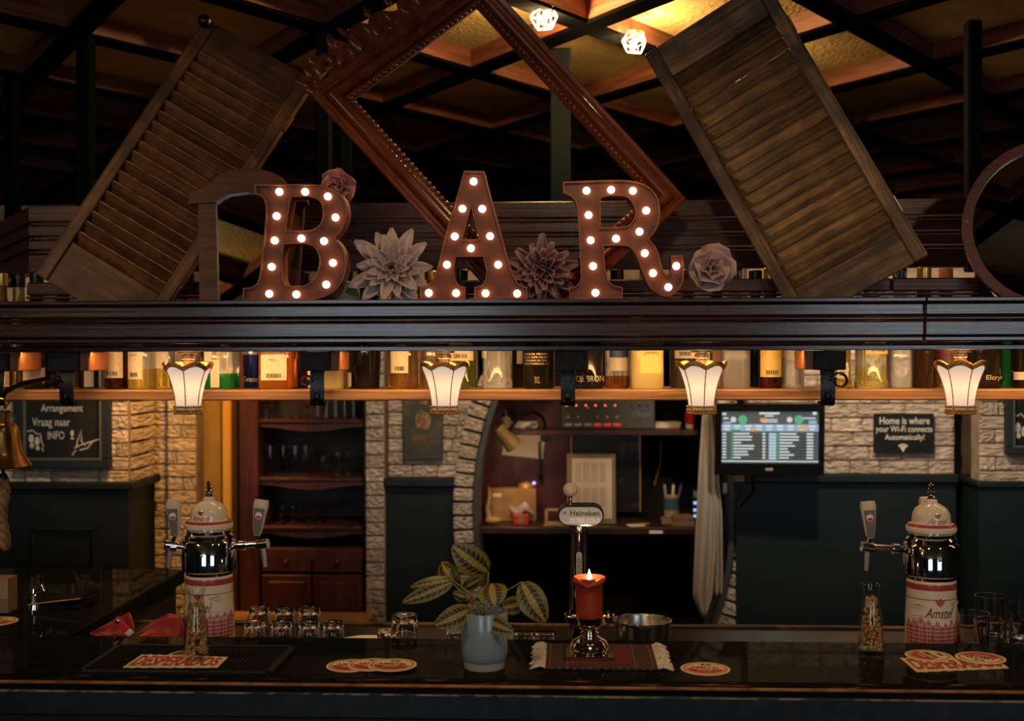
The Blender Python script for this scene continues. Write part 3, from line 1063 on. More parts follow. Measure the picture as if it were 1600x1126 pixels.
marquee('R', 'rusty marquee letter R with round white bulbs and a curled leg',
        [(38, 135), (250, 125), (420, 122), (520, 135), (590, 175), (635, 235), (648, 310), (640, 390), (615, 450), (575, 490), (605, 520), (635, 570), (650, 640), (672, 700), (690, 715), (710, 700), (715, 660), (712, 595), (785, 593), (797, 640), (797, 720), (785, 780), (750, 825), (700, 858), (640, 845), (580, 800), (545, 730), (515, 640), (490, 580), (455, 540), (420, 533), (295, 535), (300, 640), (315, 740), (345, 780), (412, 792), (412, 866), (78, 866), (78, 800), (120, 790), (148, 750), (150, 700), (140, 500), (130, 320), (120, 260), (85, 220), (40, 205)],
        [[(275, 240), (275, 420), (430, 415), (470, 390), (492, 340), (485, 290), (455, 240), (410, 222), (300, 225)]],
        [(186, 187), (340, 182), (477, 188), (560, 312), (199, 340), (518, 444), (371, 488), (212, 498), (551, 579), (227, 660), (603, 704), (749, 660), (699, 792), (242, 827)], 870, 250, 866)

# ------------------------------------------------------------------ foam flowers
def petal_mesh(name, L, W, m, cup=.25, curl=.3, tipw=.15, base=.3, fold=0.0):
    nu, nv = 7, 5
    vs, fs = [], []
    for i in range(nu):
        s = i / (nu - 1)
        wd = W * (base * (1 - s) + (1 - base) * 0) + W * math.sin(PI * min(1, s * .86 + .06)) ** .8
        wd *= .5
        if i == nu - 1: wd = W * tipw * .5
        for j in range(nv):
            v = j / (nv - 1) * 2 - 1
            vs.append((v * wd, -cup * W * (v * v) * math.sin(PI * s * .9 + .15) + curl * L * s * s - fold * W * abs(v), L * s))
    for i in range(nu - 1):
        for j in range(nv - 1):
            a = i * nv + j
            fs.append((a, a + 1, a + nv + 1, a + nv))
    me = MB().add(vs, fs).mesh(name, m, 60)
    return me


def add_petals(t, me, n, tilt, r0, z0, off=0.0, sc=1.0, js=.15, jt=7, solid=True):
    """petals around the local -y axis; tilt 0 = pointing at the viewer, 90 = flat sideways"""
    for k in range(n):
        a = 2 * PI * (k + random.uniform(-.2, .2)) / n + off
        ti = math.radians(tilt + random.uniform(-jt, jt))
        # petal grows along local +z with face to -y: first lean it towards -y, then spin about y
        M3 = Matrix.Rotation(a, 3, 'Y') @ Matrix.Rotation(PI / 2 - ti, 3, 'X')
        s = sc * random.uniform(1 - js, 1 + js)
        p = Matrix.Rotation(a, 3, 'Y') @ Vector((0, z0, r0))
        o = inst('petal', me, t, p, M3, (s, s, s))
        md = o.modifiers.new('s', 'SOLIDIFY'); md.thickness = .0016
    return t


def flower(label, px, py, Y, rot=(0, 0, 0)):
    c = at(px, py, Y)
    return thing('foam_flower', label, 'flower', c, rot, group='foam flowers among the letters')


PALE = pm('pale_petal', (.44, .31, .28), rough=.65, noise=(30, (.56, .44, .40)))
DUSK = pm('dusky_petal', (.23, .115, .105), rough=.6, noise=(30, (.34, .19, .175)))
ROSE = pm('rose_petal', (.46, .17, .15), rough=.6, noise=(30, (.56, .25, .22)))
MAUVE = pm('mauve_petal', (.42, .27, .26), rough=.6, noise=(25, (.52, .37, .35)))
f1 = flower('pale pink spiky foam flower between letters B and A', 614, 421, 2.862, (math.radians(-6), 0, 0))
pe = petal_mesh('petal', .095, .028, PALE, cup=.5, curl=-.06)
add_petals(f1, pe, 13, 80, .008, .012, 0, 1.0)
add_petals(f1, pe, 12, 62, .007, .002, .2, .86)
add_petals(f1, pe, 11, 44, .006, -.004, .5, .70)
pe = petal_mesh('petal', .034, .009, PALE, cup=.4, curl=-.1)
add_petals(f1, pe, 12, 18, .006, -.018, 0, 1.0)
add_petals(f1, pe, 10, 48, .006, -.012, .3, 1.0)
f2 = flower('dusky rose spiky foam flower between letters A and R', 850, 422, 2.875, (math.radians(8), 0, math.radians(-14)))
pe = petal_mesh('petal', .080, .024, DUSK, cup=.8, curl=-.10, tipw=.5)
add_petals(f2, pe, 14, 84, .006, .012, 0, .95)
add_petals(f2, pe, 13, 64, .006, .002, .2, .9)
add_petals(f2, pe, 12, 44, .006, -.006, .5, .78)
add_petals(f2, pe, 8, 22, .004, -.010, .1, .62)
for (lab, px, py, m, sc, rt) in (('pale mauve rose shaped foam flower right of the letter R', 1110, 420, MAUVE, 1.0, (0, 0, math.radians(8))), ('deep pink rose shaped foam flower on top of the letter B', 528, 292, ROSE, .78, (math.radians(25), math.radians(25), 0))):
    f = flower(lab, px, py, 2.835 if px > 900 else 2.868, rt)
    big = petal_mesh('petal', .056, .062, m, cup=-.25, curl=-.22, tipw=.45, base=.4)
    add_petals(f, big, 5, 74, .006, .008, .3, sc, .08, 5)
    add_petals(f, big, 5, 54, .005, .0, .9, sc * .86, .08, 5)
    add_petals(f, big, 5, 34, .004, -.004, .2, sc * .68, .08, 5)
    add_petals(f, big, 5, 16, .005, -.006, .7, sc * .46, .08, 4)
c = at(545, 462, 2.885)
mb = MB()
mb.lathe([(.001, 0), (.03, .004), (.036, .012), (.03, .024), (.001, .028)], 20, M=Matrix.Translation((c.x - .012, 2.90, c.z)) @ Matrix.Rotation(math.radians(80), 4, 'X') @ Matrix.Rotation(.3, 4, 'Y'))
mb.single('green_leaf_pad', pm('dull_green', (.10, .13, .07), rough=.6), 'dull green round pad tucked behind the foot of letter B', 'decoration')

# ------------------------------------------------------------------ wire cage lamps up in the lattice
LAST = ['']


def cage_lamp(label, px, py, z, power, r=.038, rot=0.3):
    p = on(px, py, z)
    t = thing('cage_lamp', label, 'lamp', p, (0.5, .4, rot), group='geometric wire lamps under the ceiling')
    bm = bmesh.new()
    bmesh.ops.create_icosphere(bm, subdivisions=1, radius=r)
    for v in bm.verts:
        if v.co.z < -.2 * r: v.co = v.co * 1.15
    for i, e in enumerate(bm.edges):
        a, b = e.verts
        MB().tube([a.co, b.co], .0017, 6).build('wire', pm('warm_wire', (.75, .6, .4), rough=.4), t)
    bm.free()
    MB().lathe([(.010, .0), (.012, .012), (.010, .03), (.010, r)], 12).build('socket', pm('lamp_socket', (.3, .25, .2), rough=.4), t)
    MB().ball((0, 0, -.008), .012, 12, 8).build('bulb', glow('cage_bulb', (1, .8, .5), 12), t)
    LAST[0] = point('cage_lamp_light', p + Vector((0, 0, -.022)), power, (1.0, .64, .28), .02).name
    return t


cage_lamp('bright geometric wire lamp under the ceiling at the top of the picture frame', 851, 26, 2.694, 36)
cage_lamp('geometric wire lamp half hidden by a lattice beam left of the right shutter', 992, 64, 2.696, 27, rot=.9)
cage_lamp('geometric wire lamp hidden behind the upper end of the right shutter', 1150, 118, 2.70, 10)


# ------------------------------------------------------------------ upside-down fabric lampshades under the beam
def shade_mat():
    m, nt, b = nodes('lampshade_fabric')
    b.inputs['Base Color'].default_value = (.3, .26, .2, 1)
    b.inputs['Roughness'].default_value = .9
    tr = N(nt, 'ShaderNodeBsdfTranslucent')
    tr.inputs[0].default_value = (.022, .019, .016, 1)
    em = N(nt, 'ShaderNodeEmission')
    em.inputs[0].default_value = (1, .92, .82, 1)
    em.inputs[1].default_value = .40
    mx = N(nt, 'ShaderNodeMixShader', i_0=.5)
    ad = N(nt, 'ShaderNodeAddShader')
    nt.links.new(b.outputs[0], mx.inputs[1]); nt.links.new(tr.outputs[0], mx.inputs[2])
    nt.links.new(mx.outputs[0], ad.inputs[0]); nt.links.new(em.outputs[0], ad.inputs[1])
    nt.links.new(ad.outputs[0], nt.nodes['Material Output'].inputs[0])
    return m


SHADE = shade_mat()
BRAID = pm('gold_braid', (.62, .33, .09), rough=.6, noise=(260, (.22, .09, .02), (.42, .6)), bump=(240, .8))
LAMPS = [('leftmost of the four glowing scalloped lampshades', 294, .1), ('glowing scalloped lampshade over the portrait', 695, .52), ('glowing scalloped lampshade beside the television', 1096, .1), ('rightmost of the four glowing scalloped lampshades', 1501, .2)]
def lampshade(label, px, rot):
    Y = 2.885
    k = Y / FPX
    zt_ = 1.72 - (570 - 553) * k
    zb_ = 1.72 - (648 - 553) * k
    c = at(px, 600, Y)
    t = thing('lampshade', label, 'lamp', (c.x, Y, zb_), (0, 0, rot), group='scalloped lampshades hanging under the beam')
    H = zt_ - zb_ - .006
    nth, nz = 72, 10

    def prof(th, s):
        lob = abs(math.cos(3 * th))              # 1 on panel middles, 0 on the seams
        htop = H * (.90 + .10 * lob)
        r = .030 + .026 * s ** 1.9 + .0035 * (lob - .5) * s
        return r, htop * s
    def P(th, s, e=0):
        r, z = prof(th, s)
        return Vector(((r + e) * math.cos(th), (r + e) * math.sin(th), z + .006))
    vs = [P(2 * PI * j / nth, i / nz) for i in range(nz + 1) for j in range(nth)]
    fs = [(i * nth + j, i * nth + (j + 1) % nth, (i + 1) * nth + (j + 1) % nth, (i + 1) * nth + j) for i in range(nz) for j in range(nth)]
    sh_ = MB().add(vs, fs).build('shade', SHADE, t, smooth=60)
    for q in range(6):
        th = PI / 6 + q * PI / 3
        MB().tube([P(th, i / 10, .0006) for i in range(11)], .0013, 6).build('seam', BRAID, sh_)
    for (s, e, r, amp) in ((1.0, .0, .0042, 0), (.955, .001, .0030, 0)):
        MB().tube([P(2 * PI * j / 144, s, e) + Vector((0, 0, .0012 * (j % 2))) for j in range(144)], r, 6, closed=True).build('top_braid', BRAID, t)
    for (z, r) in ((.014, .0034), (.006, .0036), (.0, .0034)):
        MB().tube([(.0322 * math.cos(2 * PI * j / 60) * (1 + .02 * (j % 2)), .0322 * math.sin(2 * PI * j / 60) * (1 + .02 * (j % 2)), z + .0015 * (j % 2)) for j in range(60)], r, 6, closed=True).build('bottom_braid', BRAID, t)
    zc = LEDZ - .012 - zb_
    MB().lathe([(.007, H * .80), (.008, H * .9), (.0135, H + .006), (.0135, H + .016), (.0165, H + .018), (.0165, H + .026), (.0125, H + .028), (.0125, zc - .006), (.024, zc - .005), (.024, zc)], 20).build('lamp_holder', pm('candle_socket', (.30, .22, .13), rough=.25, metal=.6), t)
    MB().ball((0, 0, .030), .009, 12, 8, (1, 1, 1.3)).build('bulb', glow('shade_bulb', (1, .75, .42), 30), t)
    point('lampshade_light', (c.x, Y, zb_ + .070), 5.0, (1.0, .55, .2), .012)
    return t


for l_, px, rt in LAMPS: lampshade(l_, px, rt)

# ------------------------------------------------------------------ liquor bottles
def barcode(mb, x0, x1, z0, z1, y, rnd):
    x = x0
    while x < x1:
        w_ = rnd.choice((.0006, .0006, .0012, .0018))
        mb.add([(x, y, z0), (x + w_, y, z0), (x + w_, y, z1), (x, y, z1)], [(0, 1, 2, 3)])
        x += w_ + rnd.choice((.0006, .0012))
    return mb


CREAML = label_paper('cream_label', (.66, .52, .34), (.25, .16, .08))
PALEL = label_paper('pale_label', (.60, .50, .38), (.3, .22, .14))
YELL = label_paper('yellow_label', (.66, .46, .12), (.35, .2, .03))
NAVYL = pm('navy_label', (.035, .05, .13), rough=.5)
GOLDT = pm('gold_print', (.62, .45, .2), rough=.4, metal=.4)
BOTTLE_N = [0]


def bottle(x0, x1, Y, shape, glassc, liq, fillpy, label, cap, lab=None, trans=.78, bar=False, texts=(), nexp=None, hgt=.30, rough=.03, depth=None):
    """x0, x1: pixel span of the body; label part: (x0, x1, y0, y1, material)"""
    k = Y / FPX
    c = at((x0 + x1) / 2, 600, Y)
    r = (x1 - x0) / 2 * k
    t = thing('bottle', label, 'bottle', (c.x, Y, SHZ), group='liquor bottles on the lit shelf')
    BOTTLE_N[0] += 1
    pz = lambda py: 1.72 - (py - 553) * k - SHZ
    if shape == 'spirit':
        hb = hgt * .62
        prof = [(r * .90, 0), (r * .985, .004), (r, .010), (r, hb), (r * .93, hb + .016), (r * .7, hb + .032), (.016, hb + .045), (.0145, hgt - .03), (.0165, hgt - .028), (.0165, hgt - .004)]
    elif shape == 'wine':
        hb = hgt * .60
        prof = [(r * .92, 0), (r, .006), (r, hb), (r * .92, hb + .02), (r * .66, hb + .045), (.016, hb + .07), (.0145, hgt - .02), (.0165, hgt - .018), (.0165, hgt - .002)]
    elif shape == 'barrel':
        hb = hgt * .55
        prof = [(r * .80, 0), (r * .86, .006), (r * .97, hb * .4), (r, hb * .62), (r * .95, hb * .9), (r * .7, hb + .02), (.015, hb + .04), (.0145, hgt - .02), (.0165, hgt - .018), (.0165, hgt - .002)]
    elif shape == 'bulge':
        hb = hgt * .62
        prof = [(r * .92, 0), (r, .006), (r, .018), (r * .93, .026), (r * .92, hb), (r * .8, hb + .03), (.016, hb + .05), (.0145, hgt - .03), (.0165, hgt - .028), (.0165, hgt - .004)]
    elif shape == 'taper':
        hb = hgt * .7
        prof = [(r * .80, 0), (r * .84, .005), (r, hb), (r * .8, hb + .02), (.018, hb + .04), (.017, hgt - .004)]
    else:
        hb = hgt * .62
        prof = [(r * .94, 0), (r, .006), (r, hb), (r * .4, hb + .03), (.016, hgt - .004)]
    d = depth or 1.0
    gm = bottle_glass('bottle_glass_%d' % BOTTLE_N[0], glassc, liq, pz(fillpy), trans, rough)
    MB().lathe(prof, 36, n=nexp, sy=d).build('glass', gm, t, smooth=40)
    MB().lathe([(.0172, hgt - .03), (.0178, hgt - .028), (.0178, hgt + .002), (.016, hgt + .004)], 18).build('cap', cap, t)

    def wrap(x, z, e):
        """local x (metres from the axis) on the front of the body"""
        if nexp:
            q = min(1, abs(x) / r)
            return Vector((x, -(r * d * (max(0, 1 - q ** nexp)) ** (1 / nexp)) - e, z))
        x = max(-r * .995, min(r * .995, x))
        return Vector((x, -math.sqrt(r * r - x * x) * d - e, z))
    if lab:
        for (lx0, lx1, ly0, ly1, lm) in (lab if isinstance(lab, list) else [lab]):
            a0, a1 = (lx0 - (x0 + x1) / 2) * k, (lx1 - (x0 + x1) / 2) * k
            zz0, zz1 = pz(ly1), pz(ly0)
            n = 10
            vs = []
            for i in range(n + 1):
                x = a0 + (a1 - a0) * i / n
                vs += [wrap(x, zz0, .0007), wrap(x, zz1, .0007)]
            lo = MB().add(vs, [(2 * i, 2 * i + 2, 2 * i + 3, 2 * i + 1) for i in range(n)]).build('label', lm, t)
            if bar:
                mb = MB()
                barcode(mb, a0 + (a1 - a0) * .22, a0 + (a1 - a0) * .78, zz0 + .006, zz0 + .017, 0, random.Random(x0))
                mb.v = [wrap(p.x, p.z, .0012) for p in mb.v]
                mb.build('barcode', INK, lo)
    for (s, tx, ty, tw, thh, tm) in texts:
        cx_ = (tx - (x0 + x1) / 2) * k
        mb = MB()
        add_text(mb, s, 0, 0, 0, tw * k, thh * k, fn=lambda x, z: wrap(x + cx_, z + pz(ty), .0014))
        mb.build('lettering', tm, t)
    return t


CAPG, CAPB, CAPR = pm('gold_cap', (.65, .42, .1), rough=.3, metal=.8), pm('black_cap', (.01, .01, .012), rough=.3), pm('orange_cap', (.6, .18, .03), rough=.4)
CL = (.92, .88, .78)
bottle(-14, 19, 3.10, 'spirit', (.35, .2, .08), (.3, .14, .03), 500, 'amber bottle with a cream label at the far left end of the shelf', CAPG, (-10, 18, 568, 606, CREAML))
bottle(19, 41, 3.16, 'spirit', (.6, .5, .1), (.55, .42, .05), 500, 'narrow olive yellow bottle near the left end of the shelf', CAPB)
bottle(37, 79, 3.08, 'spirit', (.05, .03, .02), (.04, .02, .015), 500, 'dark bottle with a low cream label beside the olive bottle', CAPB, (37, 76, 576, 599, CREAML))
bottle(82, 116, 3.14, 'wine', (.06, .035, .02), (.05, .03, .015), 500, 'black bottle with gold glints behind the left bracket', CAPG, texts=(('WHISKY', 97, 590, 26, 6, GOLDT),))
bottle(122, 154, 3.14, 'wine', (.07, .04, .03), (.06, .03, .02), 500, 'dark bottle with a pale strip label right of the left bracket', CAPB, (138, 151, 573, 606, PALEL))
bottle(163, 201, 3.09, 'spirit', (.22, .06, .03), (.10, .025, .015), 590, 'dark red bottle with a tall cream label and barcode', CAPR, (166, 197, 543, 592, CREAML), bar=True)
bottle(200, 241, 3.07, 'spirit', CL, (.85, .6, .12), 578, 'clear bottle of pale yellow spirit with a rounded cream label', CAPB, (204, 229, 550, 594, CREAML), bar=True, texts=(('BOKMA', 216, 556, 12, 3.2, INK),))
bottle(242, 272, 3.11, 'box', CL, (.8, .58, .14), 578, 'square clear bottle with golden liquid left of the leftmost lampshade', CAPG, (244, 268, 540, 577, PALEL), nexp=6)
bottle(276, 313, 3.14, 'spirit', (.85, .78, .66), (.7, .5, .2), 590, 'clear bottle half hidden behind the leftmost lampshade', CAPB)
bottle(322, 371, 3.08, 'box', CL, (.02, .32, .08), 585, 'clear bottle a third full of bright green liqueur', CAPB, [(336, 350, 564, 607, PALEL), (325, 338, 542, 566, PALEL)], nexp=5)
bottle(379, 408, 3.12, 'barrel', (.55, .5, .42), (.015, .025, .16), 556, 'deep blue barrel shaped bottle beside the amber bottle', CAPB, texts=(('Curacao', 394, 594, 22, 8, GOLDT),))
bottle(406, 463, 3.05, 'box', (.80, .30, .05), (.72, .20, .02), 545, 'square amber orange bottle with a rounded cream label', CAPG, (412, 453, 558, 596, CREAML), bar=True, nexp=5, depth=.7, texts=(('Mellow', 431, 564, 12, 4, INK),))
bottle(463, 485, 3.13, 'wine', (.18, .05, .02), (.12, .03, .015), 520, 'dark reddish bottle between the amber bottle and the cream bottle', CAPB)
bottle(483, 540, 3.09, 'box', (.70, .54, .24), (.72, .56, .25), 500, 'opaque creamy yellow bottle behind the second bracket', CAPB, (484, 498, 570, 606, CREAML), trans=.25, nexp=5, rough=.2)
bottle(541, 598, 3.08, 'taper', (.02, .016, .014), (.015, .012, .010), 500, 'wide black bottle tapering downwards with a small tag', CAPB, (546, 553, 584, 606, CREAML), trans=.5)
bottle(606, 654, 3.08, 'spirit', (.30, .19, .09), (.45, .2, .04), 590, 'brown glass bottle with a long cream label and barcode', CAPB, (613, 641, 520, 585, CREAML), bar=True)
bottle(655, 694, 3.12, 'spirit', (.75, .5, .26), (.6, .34, .1), 560, 'warm amber bottle behind the second lampshade', CAPG)
bottle(696, 746, 3.07, 'bulge', (.22, .30, .10), (.16, .20, .04), 560, 'green glass bottle with an octagonal cream label', CAPB, (702, 741, 528, 566, CREAML), bar=True)
bottle(753, 801, 3.08, 'bulge', (.90, .88, .84), (.88, .84, .76), 520, 'clear empty bottle with a bulging foot', CAPG, (753, 762, 538, 562, PALEL))
bottle(800, 822, 3.15, 'wine', (.04, .03, .025), (.03, .02, .015), 500, 'dark bottle with a pale label behind the gold lettered bottle', CAPB, (808, 817, 535, 571, PALEL))
bottle(817, 867, 3.07, 'wine', (.03, .022, .018), (.02, .015, .012), 500, 'black bottle densely printed with gold text', CAPG, trans=.5, texts=(('OOOO', 840, 548, 26, 6, GOLDT), ('MADE FROM', 838, 556, 34, 3, GOLDT), ('SUN RIPE FRUIT', 838, 561, 36, 3, GOLDT), ('GROWN IN THE', 838, 566, 34, 3, GOLDT), ('SOUTHERN HILLS', 838, 571, 36, 3, GOLDT), ('70 CL', 840, 596, 8, 10, GOLDT)))
bottle(897, 944, 3.06, 'bulge', (.03, .022, .018), (.02, .015, .012), 500, 'squat black bottle with a band of gold capitals', CAPB, trans=.5, texts=(('DE BRON', 922, 594, 42, 9, GOLDT),))
bottle(945, 984, 3.10, 'spirit', (.82, .7, .52), (.45, .13, .03), 590, 'clear bottle with a navy and cream label and a rest of amber drink', CAPB, [(952, 982, 541, 561, NAVYL), (952, 980, 562, 582, PALEL)])
bottle(985, 1036, 3.06, 'box', (.62, .50, .20), (.62, .48, .18), 500, 'opaque pale yellow bottle with a printed yellow label', CAPB, (998, 1034, 550, 586, YELL), trans=.3, nexp=5, rough=.15, texts=(('LIMONCE', 1016, 555, 22, 4, INK),))
bottle(1046, 1104, 3.12, 'spirit', (.14, .12, .06), (.10, .08, .04), 560, 'dark green bottle with a pale label behind the third lampshade', CAPB, (1053, 1084, 535, 563, PALEL), bar=True)
o = MB().box(-.013, .013, -.03, .03, 0, .27, .002).build('carton', pm('brown_carton', (.22, .12, .06), rough=.7))
c = at(1119, 600, 3.12); o.location = (c.x, 3.12, SHZ); tag(o, 'slim brown bottle carton right of the third lampshade', 'carton')
bottle(1127, 1170, 3.08, 'box', (.55, .50, .48), (.50, .45, .42), 500, 'grey glass bottle wrapped in crinkled clear foil', CAPB, nexp=6, rough=.25)
bottle(1171, 1190, 3.16, 'wine', (.02, .012, .012), (.015, .01, .01), 500, 'narrow black bottle left of the red lettered yellow label', CAPB, trans=.5)
bottle(1185, 1222, 3.08, 'spirit', (.16, .05, .02), (.10, .02, .012), 590, 'dark red bottle with a tall yellow label and a red emblem', CAPG, (1187, 1221, 538, 592, YELL), bar=True, texts=(('W', 1208, 546, 13, 13, RED),))
bottle(1222, 1256, 3.11, 'spirit', (.90, .86, .78), (.85, .78, .62), 590, 'clear bottle with a grey label left of the right bracket', CAPG, (1222, 1237, 536, 562, PALEL))
bottle(1286, 1330, 3.09, 'bulge', (.78, .58, .14), (.72, .46, .06), 596, 'yellow tinted bottle right of the right bracket', CAPG, (1303, 1321, 570, 594, PALEL), bar=True)
bottle(1335, 1386, 3.07, 'bulge', (.88, .82, .62), (.72, .62, .22), 576, 'clear bottle of pale yellow drink with a bright yellow label', CAPG, (1347, 1384, 530, 557, YELL), bar=True)
bottle(1388, 1424, 3.12, 'box', (.88, .87, .85), (.86, .85, .83), 520, 'empty clear square bottle showing the bricks behind', CAPB, nexp=6)
bottle(1426, 1462, 3.08, 'wine', (.10, .055, .025), (.08, .035, .015), 500, 'dark brown bottle left of the rightmost lampshade', CAPG)
bottle(1460, 1496, 3.13, 'spirit', (.35, .07, .04), (.5, .3, .08), 566, 'red labelled bottle with orange print behind the rightmost lampshade', CAPR, (1461, 1490, 530, 566, pm('wine_label', (.16, .03, .03), rough=.5)), texts=(('II', 1475, 541, 18, 9, RED), ('PINK', 1475, 548, 22, 4, GOLDT), ('WILD', 1475, 554, 22, 4, RED)))
bottle(1506, 1563, 3.07, 'wine', (.03, .02, .016), (.02, .014, .012), 500, 'wide black bottle with a low line of gold script', CAPB, trans=.5, texts=(('Elcryo', 1546, 594, 30, 9, GOLDT),))
bottle(1560, 1582, 3.12, 'wine', (.03, .30, .07), (.02, .22, .05), 500, 'bright green bottle at the right end of the shelf', CAPB)
bottle(1581, 1618, 3.08, 'wine', (.05, .035, .02), (.04, .025, .015), 500, 'dark bottle with a small square label at the right end', CAPG, (1582, 1598, 585, 597, PALEL))

# ------------------------------------------------------------------ bar counter
CT = 1.10
CX0, CX1 = -2.3, 2.1
CYF, CYB = 2.22, 2.595
WZ = 1.05
ct = thing('bar_counter', 'black lacquered bar counter with worn wooden front edge', 'bar counter', (0, 2.3, 0))
CTOP = pm('counter_lacquer', (.008, .009, .009), rough=.3, spec=.0, coat=.12, bump=(14, .04), noise=(6, (.014, .012, .010)))
MB().box(CX0, CX1, CYF + .012, CYB, CT - .04, CT, .004).build('top', CTOP, ct, world=True)
def worn():
    m, nt, b = nodes('worn_or_lit_edge')
    tc = N(nt, 'ShaderNodeTexCoord')
    mp = N(nt, 'ShaderNodeMapping'); mp.inputs['Scale'].default_value = (9, 60, 60)
    nt.links.new(tc.outputs['Object'], mp.inputs['Vector'])
    n = N(nt, 'ShaderNodeTexNoise', i_Scale=1.0, i_Detail=8.0, i_Roughness=.7)
    nt.links.new(mp.outputs[0], n.inputs['Vector'])
    r = ramp(nt, n.outputs['Fac'], [(.36, (.26, .11, .035)), (.42, (.010, .010, .010))])
    nt.links.new(r.outputs[0], b.inputs['Base Color'])
    b.inputs['Roughness'].default_value = .5
    b.inputs['Specular IOR Level'].default_value = .0
    return m
WORN = worn()
MB().box(CX0, CX1, CYF + .002, CYF + .0105, CT - .004, CT + .0015, .002).build('nosing', pm('bare_edge', (.34, .15, .05), rough=.4, spec=.1, noise=(25, (.16, .06, .02))), ct, world=True)
MB().box(CX0, CX1, CYF + .011, CYF + .05, CT - .002, CT + .0012, .001).build('worn_strip', WORN, ct, world=True)
MB().box(CX0, CX1, CYF - .004, CYF + .012, CT - .062, CT - .014, .004).build('apron', pm('apron_paint', (.010, .016, .022), rough=.35, noise=(40, (.02, .028, .034), (.5, .8))), ct, world=True)
MB().box(CX0, CX1, CYF - .0045, CYF + .004, CT - .0175, CT - .0145, .001).build('worn_lip', pm('worn_lip', (.22, .19, .15), rough=.5, noise=(30, (.02, .02, .02), (.42, .55))), ct, world=True)
MB().box(CX0, CX1, CYF + .05, CYF + .09, 0.1, CT - .06).build('front_panel', pm('front_panel', (.016, .010, .008), rough=.5), ct, world=True)
MB().box(CX0, at(150, 1000, 2.7).x - .02, CYB, 3.4, CT - .04, CT, .004).build('return_top', CTOP, ct, world=True)
MB().box(CX0, at(150, 1000, 2.7).x - .04, CYB, 3.38, .1, CT - .04).build('return_panel', MATS['front_panel'], ct, world=True)
wt = thing('bar_worktop', 'lower dark worktop behind the counter where the beer towers stand', 'worktop', (0, 2.75, 0))
WX0 = at(150, 1000, 2.7).x - .018
MB().box(WX0, CX1, CYB + .002, 2.93, WZ - .04, WZ, .003).build('surface', pm('worktop_black', (.012, .011, .010), rough=.25, spec=.12), wt, world=True)
MB().box(WX0, CX1, 2.932, 2.95, WZ - .05, WZ + .006, .003).build('edge_strip', pm('edge_strip', (.10, .05, .02), rough=.4, spec=.2, noise=(5, (.02, .012, .008), (.45, .55))), wt, world=True)
MB().box(WX0, CX1, CYB + .05, 2.9, .1, WZ - .04).build('cabinet_body', MATT, wt, world=True)

